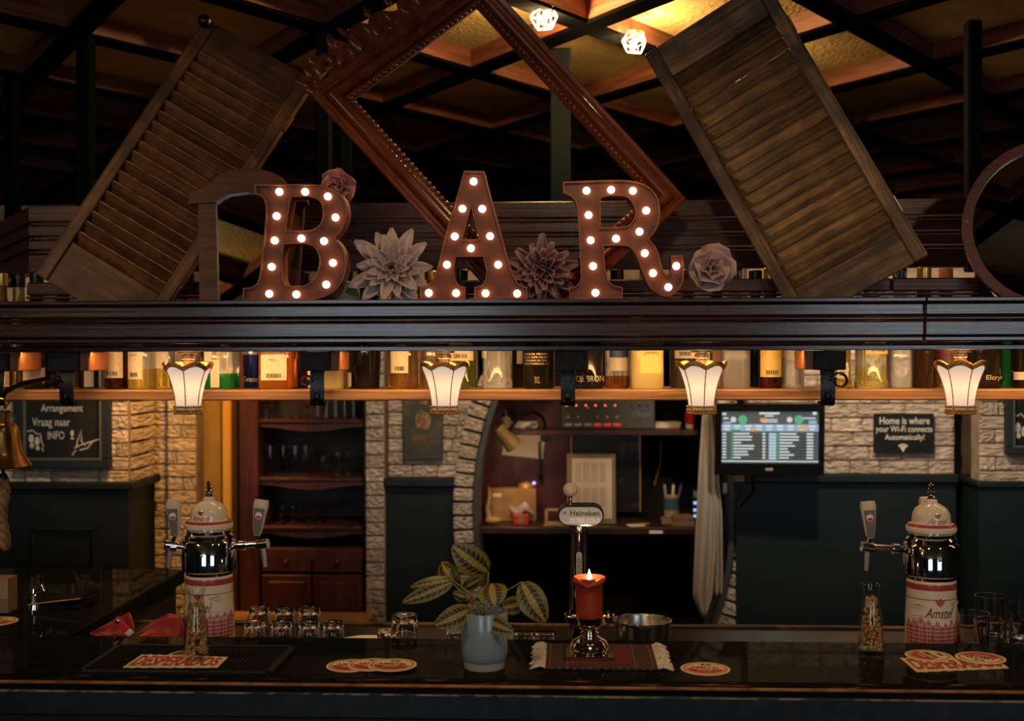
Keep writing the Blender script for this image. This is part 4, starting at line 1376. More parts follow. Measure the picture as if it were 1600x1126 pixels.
# ------------------------------------------------------------------ things on the counter
def beer_tower(label, px, cyl_txt_dx, arms, rotz=0.0):
    Y = 2.74
    k = Y / FPX
    c = at(px, 900, Y)
    t = thing('beer_tower', label, 'beer tap', (c.x, Y, WZ + .0005), group='ceramic and chrome beer towers')
    z = lambda py: 1.72 - (py - 553) * k - WZ
    zc = lambda py: z(py)
    col = MB().lathe([(.058, 0), (.0575, .01), (.0565, z(960)), (.054, z(922)), (.0545, z(920)), (.0535, z(905)), (.052, z(903))], 48).build('ceramic_column', CREAM, t)
    MB().lathe([(.0545, z(916)), (.0547, z(915)), (.0540, z(908)), (.0538, z(907))], 48, cap=False).build('red_band', PRINTR, col)
    MB().lathe([(.0555, z(930)), (.0556, z(929.4)), (.0555, z(928.8))], 48, cap=False).build('grey_line', pm('grey_line', (.2, .15, .13), rough=.3), col)
    MB().lathe([(.046, z(905)), (.052, z(904)), (.052, z(899)), (.058, z(897)), (.061, z(895)), (.061, z(852)), (.058, z(849)), (.054, z(847)), (.055, z(842)), (.049, z(838)), (.050, z(834)), (.046, z(830))], 56).build('chrome_drum', CHROME, t)
    dome = MB().lathe([(.050, z(833)), (.055, z(829)), (.055, z(824)), (.048, z(818)), (.0425, z(817)), (.042, z(810)), (.040, z(802)), (.034, z(795)), (.024, z(790)), (.0145, z(787)), (.013, z(782)), (.010, z(781))], 48).build('ceramic_dome', CREAM, t)
    MB().lathe([(.0535, z(821.6)), (.0500, z(818.8)), (.0485, z(817.9))], 48, cap=False).xform(Matrix.Translation((0, 0, .0006))).build('red_rim', PRINTR, dome)
    MB().lathe([(.008, z(782)), (.0085, z(778)), (.006, z(776)), (.009, z(773)), (.009, z(771)), (.006, z(769)), (.0075, z(766)), (.0045, z(763)), (.0055, z(760)), (.003, z(757)), (.001, z(756))], 20).build('finial', CHROME, t)

    def onc(R):
        def fn(x, zz, R=R):
            a = x / R + rotz
            return Vector((R * math.sin(a), -R * math.cos(a), zz))
        return fn
    # script name on dome and column
    for (R, py, w_, h_, dx, par, m, hh) in ((.0428, 812, .046, .013, 0, dome, PRINTR, 0), (.0572, 949, .066, .022, .0, col, pm('maroon_print', (.16, .02, .03), rough=.3), 1)):
        mb = MB()
        f = onc(R)
        add_text(mb, 'Amstel', 0, 0, 0, w_, h_, shear=.45, fn=lambda x, zz: f(x + dx, zz + z(py)))
        mb.build('lettering', m, par)
        # small crest above the name
        mb = MB()
        cz_ = z(py - (8.5 if not hh else 16))
        s = .0065 if not hh else .0095
        for poly in ([(-1.1, .5), (1.1, .5), (.7, -.4), (-.7, -.4)], [(-.6, -.3), (.6, -.3), (0, -1.0)], [(-1.3, .9), (-.9, .5), (-1.1, .5)], [(1.3, .9), (1.1, .5), (.9, .5)], [(-.2, 1), (.2, 1), (.1, .5), (-.1, .5)]):
            mb.poly([(p[0] * s, p[1] * s) for p in poly], 0)
        mb.v = [f(p.x + dx, p.z + cz_) for p in mb.v]
        mb.build('crest', PRINTR, par)
    # printed skyline of gabled houses around the column
    rnd = random.Random(px)
    fills, lines, wins = MB(), MB(), MB()
    x = -.085
    zb0, f2 = z(1012), onc(.0578)
    while x < .085:
        w_ = rnd.uniform(.014, .021)
        h = rnd.uniform(z(972), z(965)) - zb0
        g = rnd.uniform(.010, .016)
        ty = rnd.choice(('step', 'tri', 'bell'))
        xm = x + w_ / 2
        if ty == 'tri': top = [(x + w_, zb0 + h), (xm, zb0 + h + g), (x, zb0 + h)]
        elif ty == 'step':
            top = []
            for i in range(3): top += [(x + w_ - w_ * i / 6, zb0 + h + g * i / 3), (x + w_ - w_ * i / 6, zb0 + h + g * (i + 1) / 3)]
            top += [(2 * xm - p[0], p[1]) for p in top[::-1]]
        else: top = [(x + w_, zb0 + h), (x + w_ * .72, zb0 + h + g * .4), (x + w_ * .62, zb0 + h + g), (x + w_ * .38, zb0 + h + g), (x + w_ * .28, zb0 + h + g * .4), (x, zb0 + h)]
        pol = [(x, zb0), (x + w_, zb0)] + top
        fills.poly(pol, 0)
        lines.stroke(pol[1:] + [pol[0]], .0011, 0)
        nw = 3
        zz = zb0 + .004
        while zz < zb0 + h - .003:
            for i in range(nw):
                wx = x + w_ * (i + .5) / nw
                wins.poly([(wx - w_ * .1, zz), (wx + w_ * .1, zz), (wx + w_ * .1, zz + .005), (wx - w_ * .1, zz + .005)], 0)
            zz += .0085
        wins.poly([(xm - .0012, zb0 + h + g * .2), (xm + .0012, zb0 + h + g * .2), (xm + .0012, zb0 + h + g * .55), (xm - .0012, zb0 + h + g * .55)], 0)
        x += w_
    for mb, nm, m, e in ((fills, 'printed_houses', PRINTP, .0), (lines, 'printed_outlines', PRINTR, .0004), (wins, 'printed_windows', PRINTR, .0003)):
        f3 = onc(.0580 + e)
        mb.v = [f3(p.x, p.z) - Vector((0, 0, 0)) for p in mb.v]
        mb.v = [p * 1 for p in mb.v]
        mb.build(nm, m, col)
    for (cx_, py, w_, h_) in ((.045, 935, .035, .009), (-.05, 940, .03, .008), (.03, 957, .045, .004), (-.045, 955, .04, .004)):
        cl = MB().poly([(cx_ + w_ / 2 * math.cos(q * PI / 8) * (1 + .25 * math.sin(q * 2.1)), z(py) + h_ / 2 * math.sin(q * PI / 8) * (1 + .3 * math.cos(q * 1.7))) for q in range(16)], 0)
        f4 = onc(.0573)
        cl.v = [f4(p.x, p.z) for p in cl.v]
        cl.build('printed_cloud', pm('cloud_print', (.62, .42, .36), rough=.2), col)
    # keyhole button on the drum
    MB().lathe([(.004, 0), (.004, .003), (.001, .004)], 12, M=Matrix.Translation((0, -.061, z(868))) @ Matrix.Rotation(PI / 2, 4, 'X')).build('lock', CHROME, t)
    # tap arms
    for (ang, ln, hx, tilt) in arms:
        a = math.radians(ang)
        d = Vector((math.cos(a), math.sin(a), 0))
        z0 = z(858)
        arm = MB().tube([d * .055 + Vector((0, 0, z0)), d * (.055 + ln) + Vector((0, 0, z0 + .006))], .0075, 12)
        arm.tube([d * (.075) + Vector((0, 0, z0 + .001)), d * (.088) + Vector((0, 0, z0 + .002))], .012, 14)
        arm.tube([d * (.055 + ln - .012) + Vector((0, 0, z0 + .004)), d * (.055 + ln + .014) + Vector((0, 0, z0 + .008))], .0115, 14)
        ao = arm.build('tap_arm', CHROME, t)
        e = d * (.055 + ln) + Vector((0, 0, z0 + .006))
        MB().tube([e, e + Vector((hx * .03, 0, -.02)), e + Vector((hx * .06, 0, -.052))], [.0062, .0058, .005], 12).build('spout', pm('spout_steel', (.7, .66, .6), rough=.2, metal=.7), ao)
        MB().tube([e, e + Vector((-hx * .1, 0, .022))], .0045, 10).build('lever', CHROME, ao)
        hb = e + Vector((-hx * .1, 0, .02))
        up = Vector((-tilt, 0, 1)).normalized()
        sd = Vector((1, 0, tilt)).normalized()
        def hsec(s):
            w_ = .0095 + .009 * s
            return w_
        vs, fs = [], []
        nq, ns = 16, 9
        for i in range(ns):
            s = i / (ns - 1)
            w_ = hsec(s) * (.75 if i in (0,) else (.82 if i == ns - 1 else 1))
            for q in range(nq):
                th = 2 * PI * q / nq
                ct_, st_ = math.cos(th), math.sin(th)
                qq = (abs(ct_) ** 4 + abs(st_) ** 4) ** -.25
                vs.append(hb + up * (.082 * s) + sd * (w_ * qq * ct_) + Vector((0, 1, 0)) * (w_ * .62 * qq * st_))
        for i in range(ns - 1):
            for q in range(nq): fs.append((i * nq + q, i * nq + (q + 1) % nq, (i + 1) * nq + (q + 1) % nq, (i + 1) * nq + q))
        fs += [list(range(nq))[::-1], [(ns - 1) * nq + q for q in range(nq)]]
        ho = MB().add(vs, fs).build('tap_handle', CREAMP, t, smooth=50)
        # dark front panel and round badge
        def hp(x, s, y_):
            w_ = hsec(s)
            return hb + up * (.082 * s) + sd * (x * w_) + Vector((0, -w_ * .62 - y_, 0))
        pn = MB()
        rows = [(.03, .80), (.3, .78), (.6, .76), (.78, .74)]
        pv = []
        for s, xx in rows: pv += [hp(-xx, s, .0006), hp(xx, s, .0006)]
        pn.add(pv, [(2 * i, 2 * i + 1, 2 * i + 3, 2 * i + 2) for i in range(len(rows) - 1)]).build('handle_panel', GREYP, ho)
        for (rr, mm, yy, half) in ((.0082, WHITE, .0014, 0), (.0066, RED, .002, 1)):
            cc = hp(0, .57, yy)
            pts = [cc + sd * rr * math.cos(q) + up * rr * math.sin(q) for q in ([2 * PI * j / 20 for j in range(20)] if not half else [PI + PI * j / 12 for j in range(13)])]
            MB().add(pts, [list(range(len(pts)))]).build('badge', mm, ho)
    return t


beer_tower('cream ceramic and chrome beer tower at the left with two tap handles', 327, 0, [(205, .030, -.1, .06), (-8, .075, .12, -.14)], rotz=-.18)
beer_tower('cream ceramic and chrome beer tower at the right with one arm to its left', 1455, 0, [(186, .090, -.06, .08), (75, .02, .05, .05)], rotz=.06)

# slim chrome tap with the oval sign
Yh = 2.74
kh = Yh / FPX
c = at(905, 1000, Yh)
hk = thing('beer_tap', 'slim chrome beer tap with an oval illuminated sign behind the candle', 'beer tap', (c.x, Yh, WZ))
zh = lambda py: 1.72 - (py - 553) * kh - WZ
MB().lathe([(.040, 0), (.038, .006), (.026, .012), (.024, zh(985)), (.0195, zh(900)), (.017, zh(835)), (.017, zh(818))], 32).build('column', CHROME, hk)
MB().lathe([(.0185, zh(835)), (.0195, zh(833)), (.0195, zh(824)), (.0185, zh(822))], 28).build('collar', STEEL, hk)
def capsule(w, h, n=14):
    r = h / 2
    return arc(w / 2 - r, 0, r, -90, 90, n) + arc(-w / 2 + r, 0, r, 90, 270, n)
zs = zh(805)
xo = .004
cp = lambda w, h: [(x + xo, z_ + zs) for x, z_ in capsule(w, h)]
MB().prism(cp(.104, .047), -.035, .012).build('sign_body', BLACK, hk)
sg = MB().prism(cp(.100, .043), -.039, -.034).build('sign_face', pm('sign_grey', (.36, .36, .35), rough=.3, emis=(.8, .85, .85), es=.06), hk)
MB().prism([cp(.102, .045), cp(.097, .040)], -.041, -.034).build('sign_rim', CHROME, sg)
mb = MB(); add_text(mb, 'Heineken', .009 + xo, zs + .006, -.0396, .066, .0135, bold=.02); mb.build('lettering', pm('green_print', (.01, .09, .03), rough=.5), sg)
mb = MB(); add_text(mb, 'EXTRA COLD', .009 + xo, zs - .0105, -.0396, .066, .0095, bold=.01); mb.build('lettering', pm('pale_print', (.75, .76, .75), rough=.5, emis=(1, 1, 1), es=.15), sg)
mb = MB(); mb.poly([(-.036 + xo + (.0052 if q % 2 == 0 else .0021) * math.sin(q * PI / 5), zs + .0065 + (.0052 if q % 2 == 0 else .0021) * math.cos(q * PI / 5)) for q in range(10)], -.0396); mb.build('star', RED, sg)
bx = at(891, 770, Yh).x - c.x
MB().lathe([(.0045, zh(793)), (.004, zh(780)), (.006, zh(776))], 16).xform(Matrix.Translation((bx, -.01, 0))).build('lever', CHROME, hk)
MB().ball((bx, -.01, zh(767)), .0165, 24, 16).build('ball_knob', pm('pearl_knob', (.55, .47, .38), rough=.12, coat=.5), hk)
pts = [(x, z_) for x, z_ in [(p[1], p[0]) for p in capsule(.125, .013)]]
pp = MB().prism([(x, z_ + zh(906)) for x, z_ in pts][::-1], -.0205, -.016).build('column_plate', pm('plate_grey', (.30, .29, .28), rough=.4), hk)
mb = MB()
vs, fs = text_geo('EXTRA COLD', .098, .0075)
mb.add([(-z_, -.0212, x + zh(906)) for x, z_ in vs], fs).build('lettering', INK, pp)

# potted prayer plant
pc = on(757, 1042, CT)
pl = thing('potted_plant', 'prayer plant with striped leaves in a blue grey glazed pot', 'plant', (pc.x, pc.y, CT))
kp = pc.y / FPX
MB().lathe([(.038, 0), (.0395, .002), (.0405, .016), (.042, .018)], 40, cap=True).build('pot_base', pm('bisque', (.52, .42, .33), rough=.7), pl)
MB().lathe([(.041, .0155), (.0435, .019), (.0452, .03), (.0465, .110), (.0455, .112), (.0435, .110), (.042, .09), (.02, .088), (.001, .088)], 48, cap=False).build('pot', pm('blue_glaze', (.20, .26, .29), rough=.22, coat=.4), pl)
MB().lathe([(.0425, .094), (.02, .098), (.001, .099)], 24, cap=False).build('soil', pm('soil', (.02, .012, .008), rough=.9, bump=(120, .8)), pl)


def leaf_mat():
    m, nt, b = nodes('prayer_leaf')
    uv = N(nt, 'ShaderNodeUVMap')
    sp = N(nt, 'ShaderNodeSeparateXYZ')
    nt.links.new(uv.outputs[0], sp.inputs[0])
    def ma(op, a, b_=None, c_=None):
        n = N(nt, 'ShaderNodeMath', operation=op)
        for i, q in enumerate((a, b_, c_)):
            if q is None: continue
            if isinstance(q, (int, float)): n.inputs[i].default_value = q
            else: nt.links.new(q, n.inputs[i])
        return n.outputs[0]
    s, v = sp.outputs['X'], sp.outputs['Y']
    av = ma('ABSOLUTE', ma('SUBTRACT', ma('MULTIPLY', v, 2.0), 1.0))          # 0 midrib .. 1 edge
    ph = ma('MULTIPLY', ma('SUBTRACT', s, ma('MULTIPLY', ma('POWER', av, 1.4), .16)), 8.5)
    fr_ = ma('FRACT', ph)
    vein = ma('LESS_THAN', ma('ABSOLUTE', ma('SUBTRACT', fr_, .5)), .075)
    mid = ma('LESS_THAN', av, .03)
    veins = ma('MULTIPLY', ma('MAXIMUM', vein, mid), ma('LESS_THAN', av, .9))
    zig = ma('LESS_THAN', av, ma('ADD', .10, ma('MULTIPLY', ma('ABSOLUTE', ma('SUBTRACT', fr_, .5)), .36)))
    blot = ma('LESS_THAN', ma('ABSOLUTE', ma('SUBTRACT', av, .40)), ma('SUBTRACT', .27, ma('MULTIPLY', ma('ABSOLUTE', ma('SUBTRACT', ma('FRACT', ma('ADD', ph, .5)), .5)), .25)))
    def mix(f, a, c_):
        n = N(nt, 'ShaderNodeMix', data_type='RGBA')
        nt.links.new(f, n.inputs[0])
        if isinstance(a, tuple): n.inputs[6].default_value = a + (1,)
        else: nt.links.new(a, n.inputs[6])
        n.inputs[7].default_value = c_ + (1,)
        return n.outputs[2]
    out = mix(blot, (.13, .14, .014), (.013, .021, .005))
    out = mix(zig, out, (.28, .27, .03))
    out = mix(veins, out, (.40, .11, .03))
    nt.links.new(out, b.inputs['Base Color'])
    b.inputs['Roughness'].default_value = .42
    return m


LEAF = leaf_mat()


def leaf(bpx, tpx, w, y0, y1, bow=.010, fold=0.0, mt=None):
    a, t_ = at(bpx[0], bpx[1], y0) - Vector(pl.location), at(tpx[0], tpx[1], y1) - Vector(pl.location)
    d = t_ - a
    side = d.cross(Vector((0, 1, 0))).normalized()
    nrm = side.cross(d).normalized()
    if nrm.y > 0: nrm = -nrm
    W = w * kp / 2
    nu, nv = 16, 8
    vs, fs, uvs = [], [], []
    for i in range(nu + 1):
        s = i / nu
        wd = W * (math.sin(PI * min(1, max(0, s)) ** .85) ** .62 if 0 < s < 1 else 0)
        for j in range(nv + 1):
            v = j / nv * 2 - 1
            p = a + d * s + side * v * wd + nrm * (bow * math.sin(PI * s) - fold * W * abs(v) + .0012 * math.sin(s * 50 - abs(v) * 5))
            vs.append(p); uvs.append((s, j / nv))
    for i in range(nu):
        for j in range(nv):
            q = i * (nv + 1) + j
            fs.append((q, q + 1, q + nv + 2, q + nv + 1))
    mb = MB().add(vs, fs)
    me = bpy.data.meshes.new('leaf')
    me.from_pydata([tuple(p) for p in vs], [], fs)
    ul = me.uv_layers.new(name='UVMap')
    for l in me.loops: ul.data[l.index].uv = uvs[l.vertex_index]
    me.materials.append(mt or LEAF)
    me.shade_smooth()
    o = bpy.data.objects.new('leaf', me)
    COL.objects.link(o); o.parent = pl
    # stem down into the pot
    b0 = Vector((random.uniform(-.012, .012), random.uniform(-.01, .01), .097))
    mid = (a + b0) / 2 + Vector((0, 0, .012))
    MB().tube([b0, mid, a], .0014, 6).build('stem', pm('leaf_stem', (.16, .19, .06), rough=.5), o)
    return o


yp = pc.y
leaf((763, 894), (706, 851), 47, yp + .01, yp - .005, .012)
leaf((710, 914), (689, 877), 34, yp + .005, yp + .02, .008, .4)
leaf((709, 908), (628, 941), 26, yp - .01, yp - .03, .008)
leaf((707, 906), (641, 918), 22, yp - .014, yp - .032, .004, .5)
leaf((735, 951), (678, 977), 36, yp - .02, yp - .05, .012)
leaf((768, 911), (774, 949), 47, yp - .02, yp - .045, .010)
leaf((815, 909), (853, 972), 45, yp - .015, yp - .03, .012)
leaf((784, 949), (822, 940), 30, yp + .02, yp + .03, .006)
leaf((756, 966), (802, 986), 30, yp - .03, yp - .05, .006)
leaf((723, 920), (756, 901), 20, yp + .02, yp + .025, .004, .6)
leaf((730, 934), (707, 926), 20, yp + .02, yp + .02, .004, .3)
p0, p1 = at(735, 921, yp) - Vector(pl.location), at(739, 955, yp) - Vector(pl.location)
MB().tube([p1, (p0 + p1) / 2, p0], [.0018, .0026, .0008], 8).build('new_shoot', pm('pink_shoot', (.42, .04, .06), rough=.4), pl)

# small fringed rug, candle on a chrome stand, steel bowl
rgc = on(938, 1027, CT)
rug = thing('fringed_rug', 'small dark oriental rug with cream fringes under the candle stand', 'rug', (rgc.x, rgc.y, CT + .0005))
def rug_mat():
    m, nt, b = nodes('rug_weave')
    tc = N(nt, 'ShaderNodeTexCoord')
    mp = N(nt, 'ShaderNodeMapping'); mp.inputs['Rotation'].default_value = (0, 0, PI / 4); mp.inputs['Scale'].default_value = (95, 95, 95)
    nt.links.new(tc.outputs['Object'], mp.inputs['Vector'])
    br = N(nt, 'ShaderNodeTexBrick', i_Scale=1.0)
    br.inputs['Color1'].default_value = (.022, .012, .010, 1); br.inputs['Color2'].default_value = (.05, .012, .012, 1); br.inputs['Mortar'].default_value = (.16, .075, .035, 1)
    br.inputs['Mortar Size'].default_value = .06; br.inputs['Brick Width'].default_value = 1; br.inputs['Row Height'].default_value = 1; br.offset = 0
    nt.links.new(mp.outputs[0], br.inputs['Vector'])
    nt.links.new(br.outputs[0], b.inputs['Base Color'])
    n2 = N(nt, 'ShaderNodeTexNoise', i_Scale=500.0)
    nt.links.new(tc.outputs['Object'], n2.inputs['Vector'])
    bp = N(nt, 'ShaderNodeBump', i_Strength=.6, i_Distance=.002)
    nt.links.new(n2.outputs['Fac'], bp.inputs['Height']); nt.links.new(bp.outputs[0], b.inputs['Normal'])
    b.inputs['Roughness'].default_value = .95
    return m
RW, RH = .112, .098
MB().box(-RW, RW, -RH, RH, 0, .004, .001).build('pile', rug_mat(), rug)
for (x0, x1, mt_) in ((-.062, .062, pm('rug_red', (.16, .015, .015), rough=.95)),):
    MB().box(x0, x1, -RH * .66, RH * .66, .004, .0046, .0002).build('field', mt_, rug)
for (x0, x1) in ((-.103, -.100), (-.068, -.065), (.065, .068), (.100, .103)):
    MB().box(x0, x1, -RH + .004, RH - .004, .004, .0048, .0002).build('border_stripe', pm('rug_tan', (.17, .09, .045), rough=.95), rug)
FRM = pm('cream_wool', (.72, .60, .44), rough=.95, noise=(80, (.5, .4, .28)))
for sg_ in (-1, 1):
    mb = MB()
    for k in range(46):
        y = -RH + 2 * RH * (k + .5) / 46
        x = sg_ * RW
        j = random.uniform(-.006, .006)
        mb.tube([(x - sg_ * .002, y, .003), (x + sg_ * .008, y + j * .3, .0055 + random.uniform(0, .003)), (x + sg_ * .018, y + j, .004), (x + sg_ * (.026 + random.uniform(-.003, .004)), y + j * 1.5 - .003, .0015)], [.0016, .0022, .0018, .0009], 5)
    tag(mb.build('fringe', FRM, rug), 'cream wool fringe', kind='stuff')

cc_ = on(921, 1026, CT)
cs = thing('candle_stand', 'mercury glass candle stand with a dish top and square foot', 'candle holder', (cc_.x, cc_.y, CT + .0048))
kc = cc_.y / FPX
zq = lambda py: 1.72 - (py - 553) * kc - CT - .0048
MERC = pm('mercury_glass', (.72, .66, .58), rough=.08, metal=1, bump=(30, .12))
MB().box(-.050, .050, -.050, .050, 0, .007, .003).build('foot', MERC, cs)
MB().lathe([(.030, .006), (.036, .010), (.040, .020), (.034, .030), (.022, .036), (.016, .040), (.019, .045), (.014, .049), (.019, .054), (.013, .058), (.017, .064), (.013, zq(980))], 36).build('stem', MERC, cs)
MB().lathe([(.010, zq(984)), (.034, zq(981)), (.048, zq(972)), (.051, zq(962)), (.049, zq(961)), (.046, zq(969)), (.034, zq(975)), (.001, zq(976))], 40, cap=False).build('dish', MERC, cs)
cb = zq(975) + CT + .0048
cn = thing('pillar_candle', 'burning red orange pillar candle on the chrome stand', 'candle', (cc_.x, cc_.y, cb))
WAX = pm('red_wax', (.34, .036, .012), rough=.45, sss=.6, bump=(60, .15))
hc = (975 - 905) * kc
MB().lathe([(.0262, 0), (.0272, .003), (.027, hc * .3), (.0268, hc * .8), (.029, hc * .88), (.0335, hc * .93), (.034, hc * .985), (.031, hc + .002), (.027, hc - .004), (.022, hc - .012), (.001, hc - .015)], 40, cap=False).build('wax', WAX, cn)
MB().tube([(-.03, -.012, hc * .93), (-.024, -.026, hc * .97), (-.004, -.033, hc * .86), (.016, -.030, hc * .93), (.028, -.018, hc * 1.0)], [.004, .006, .0045, .007, .005], 10).build('melted_lip', WAX, cn, smooth=60)
MB().tube([(0, 0, hc - .016), (0, 0, hc - .003)], .0012, 6).build('wick', INK, cn)
fo = MB().lathe([(.0005, -.003), (.003, .0), (.0042, .005), (.0032, .011), (.0014, .017), (.0002, .021)], 14).build('flame', glow('flame', (1, .82, .5), 9), cn)
fo.location = (0, 0, hc - .004)
point('candle_light', (cc_.x, cc_.y, cb + hc + .026), .5, (1, .5, .16), .008)

bc = on(1004, 1006, WZ)
bw = thing('steel_bowl', 'shiny stainless steel bowl behind the candle stand', 'bowl', (bc.x, 2.76, WZ + .0005))
MB().lathe([(.045, 0), (.058, .004), (.063, .015), (.0645, .050), (.066, .0555), (.0655, .057), (.0635, .052), (.062, .016), (.055, .006), (.001, .005)], 48).build('wall', STEEL, bw)
MB().tube([(.065 * math.cos(2 * PI * q / 48), .065 * math.sin(2 * PI * q / 48), .0565) for q in range(48)], .0016, 8, closed=True).build('rolled_rim', CHROME, bw)

# ------------------------------------------------------------------ bar mat, coasters, snack carafes
rmc = on(280, 1033, CT)
rx0, rx1 = on(128, 1048, CT).x, on(432, 1048, CT).x
ry0, ry1 = on(280, 1056, CT).y, on(280, 1012, CT).y
rmat = thing('rubber_bar_mat', 'black rubber bar mat under the left snack carafe', 'bar mat', ((rx0 + rx1) / 2, (ry0 + ry1) / 2, CT + .0005))
hw, hd = (rx1 - rx0) / 2, (ry1 - ry0) / 2
MB().box(-hw, hw, -hd, hd, 0, .004, .001).build('base', pm('rubber', (.008, .009, .009), rough=.7, spec=.15), rmat)
for (a0, a1, b0, b1) in ((-hw, hw, -hd, -hd + .012), (-hw, hw, hd - .012, hd), (-hw, -hw + .012, -hd, hd), (hw - .012, hw, -hd, hd)):
    MB().box(a0, a1, b0, b1, .0042, .008, .002).build('rim', pm('rubber_rim', (.010, .018, .021), rough=.5, spec=.2), rmat)
mb = MB()
for i in range(int(2 * hw / .011) - 3):
    for j in range(int(2 * hd / .011) - 3):
        x, y = -hw + .02 + i * .011, -hd + .02 + j * .011
        mb.box(x, x + .005, y, y + .005, .004, .0062)
tag(mb.build('nubs', MATS['rubber'], rmat), 'rows of small rubber nubs', kind='stuff')

CARD = pm('coaster_card', (.80, .60, .34), rough=.6)
CARDG = pm('coaster_gold', (.45, .24, .06), rough=.5)


def coaster(label, px, py, rot, z=CT, r=.048, group='round beer coasters', tilt=0.0):
    c = on(px, py, z)
    t = thing('beer_coaster', label, 'coaster', (c.x, c.y, z), (tilt, 0, rot), group=group)
    MB().lathe([(r, 0), (r, .0014), (r - .0006, .0016)], 48).build('card', CARD, t)
    flat = lambda x, z_: (x, z_, .0021)
    MB().lathe([(r * .90, .0018), (r * .80, .0018)], 48, cap=False).build('gold_ring', CARDG, t, smooth=0)
    n = 20
    a0 = math.radians(8)
    half = [(.76 * r * math.cos(PI + a0 + (PI - 2 * a0) * i / n), .76 * r * math.sin(PI + a0 + (PI - 2 * a0) * i / n), .0020) for i in range(n + 1)]
    MB().add(half, [list(range(n + 1))]).build('red_half', RED, t, smooth=0)
    mb = MB(); add_text(mb, 'AMSTEL', 0, 0, 0, r * 1.22, r * .26, bold=.01, fn=lambda x, z_: (x, z_ + r * .10 , .0022)); mb.build('lettering', INK, t)
    mb = MB(); add_text(mb, 'BIER', 0, 0, 0, r * .62, r * .20, fn=lambda x, z_: (x, z_ - r * .30, .0022)); mb.build('lettering', pm('cream_print', (.75, .62, .4), rough=.6), t)
    mb = MB()
    for s in (-1, 1): mb.add([(s * .02 * r, .48 * r, .0022), (s * .16 * r, .42 * r, .0022), (s * .22 * r, .60 * r, .0022), (s * .04 * r, .62 * r, .0022)], [(0, 1, 2, 3) if s > 0 else (3, 2, 1, 0)])
    mb.build('emblem', INK, t)
    return t


coaster('red and cream beer coaster at the left of the fan of three', 548, 1040, -.05)
coaster('red and cream beer coaster in the middle of the fan of three', 581, 1038.5, -.06, CT + .0024)
coaster('red and cream beer coaster on top at the right of the fan of three', 613, 1039, -.10, CT + .0048)
coaster('single red and cream beer coaster lying right of the rug', 1102, 1045, -.12)
coaster('red and cream beer coaster cut by the left edge beyond the bell', -6, 971, .3, CT)


def diecut(label, quad, z, rot_txt, flip=False):
    """flat die-cut card with slanted capitals; quad: pixel corners far-left, far-right, near-right, near-left"""
    P = [on(x, y, z) for x, y in quad]
    c = sum(P, Vector()) / 4
    t = thing('die_cut_mat', label, 'drink mat', (c.x, c.y, z), group='red lettered die-cut drink mats')
    fl, fr2, nr, nl = [p - c for p in P]
    def uvp(u, v, h):
        q = (nl * (1 - u) + nr * u) * (1 - v) + (fl * (1 - u) + fr2 * u) * v
        return Vector((q.x, q.y, h))
    edge = []
    n = 20
    for i in range(n): edge.append((i / n, .03 * math.sin(i * 2.4)))
    edge.append((1, 0)); edge.append((1.0, 1.0))
    for i in range(n): edge.append((1 - i / n, 1 + .04 * math.sin(i * 2.9)))
    edge.append((0, 1))
    vs = [uvp(u, v, 0) for u, v in edge] + [uvp(u, v, .0016) for u, v in edge]
    m_ = len(edge)
    MB().add(vs, [list(range(m_))[::-1], list(range(m_, 2 * m_))] + [(i, (i + 1) % m_, m_ + (i + 1) % m_, m_ + i) for i in range(m_)]).build('card', CARD, t, smooth=0)
    tv, tf = text_geo('DESPERADOS', .93, .80, shear=0, bold=.03)
    MB().add([uvp(.5 + x, .5 + y, .0022) for x, y in tv], tf).build('lettering', pm('despe_red', (.45, .03, .02), rough=.5), t)
    c2 = [uvp(.44 + .14 * math.cos(q * PI / 10), 1.02 + .42 * math.sin(q * PI / 10), .0005) for q in range(11)]
    MB().add(c2 + [p + Vector((0, 0, .0012)) for p in c2], [list(range(11))[::-1], list(range(11, 22))] + [(i, i + 1, i + 12, i + 11) for i in range(10)]).build('oval_top', CARD, t, smooth=0)
    c3 = [uvp(.44 + .11 * math.cos(q * PI / 10), 1.06 + .28 * math.sin(q * PI / 10), .0021) for q in range(11)]
    MB().add(c3, [list(range(11))]).build('oval_print', pm('oval_dark', (.09, .015, .012), rough=.5), t, smooth=0)
    return t


diecut('red lettered die-cut drink mat under the left snack carafe', [(222, 1023), (356, 1027), (340, 1043), (192, 1043)], CT + .0085, 0)
diecut('red lettered die-cut drink mat under two coasters at the right', [(1406, 1028), (1556, 1030), (1576, 1044), (1432, 1050)], CT + .0005, 0)
coaster('red and cream beer coaster turned on its side on the right die-cut mat', 1451, 1024.5, -1.35, CT + .003, .046)
coaster('red and cream beer coaster upside down on the right die-cut mat', 1532, 1028, 2.75, CT + .0042, .048)


def nuts_mat():
    m, nt, b = nodes('nut_colours')
    g = N(nt, 'ShaderNodeNewGeometry')
    r = ramp(nt, g.outputs['Random Per Island'], [(0, (.45, .27, .09)), (.4, (.55, .36, .14)), (.6, (.48, .16, .03)), (.8, (.34, .12, .03)), (1, (.6, .42, .2))])
    nt.links.new(r.outputs[0], b.inputs['Base Color'])
    b.inputs['Roughness'].default_value = .5
    return m


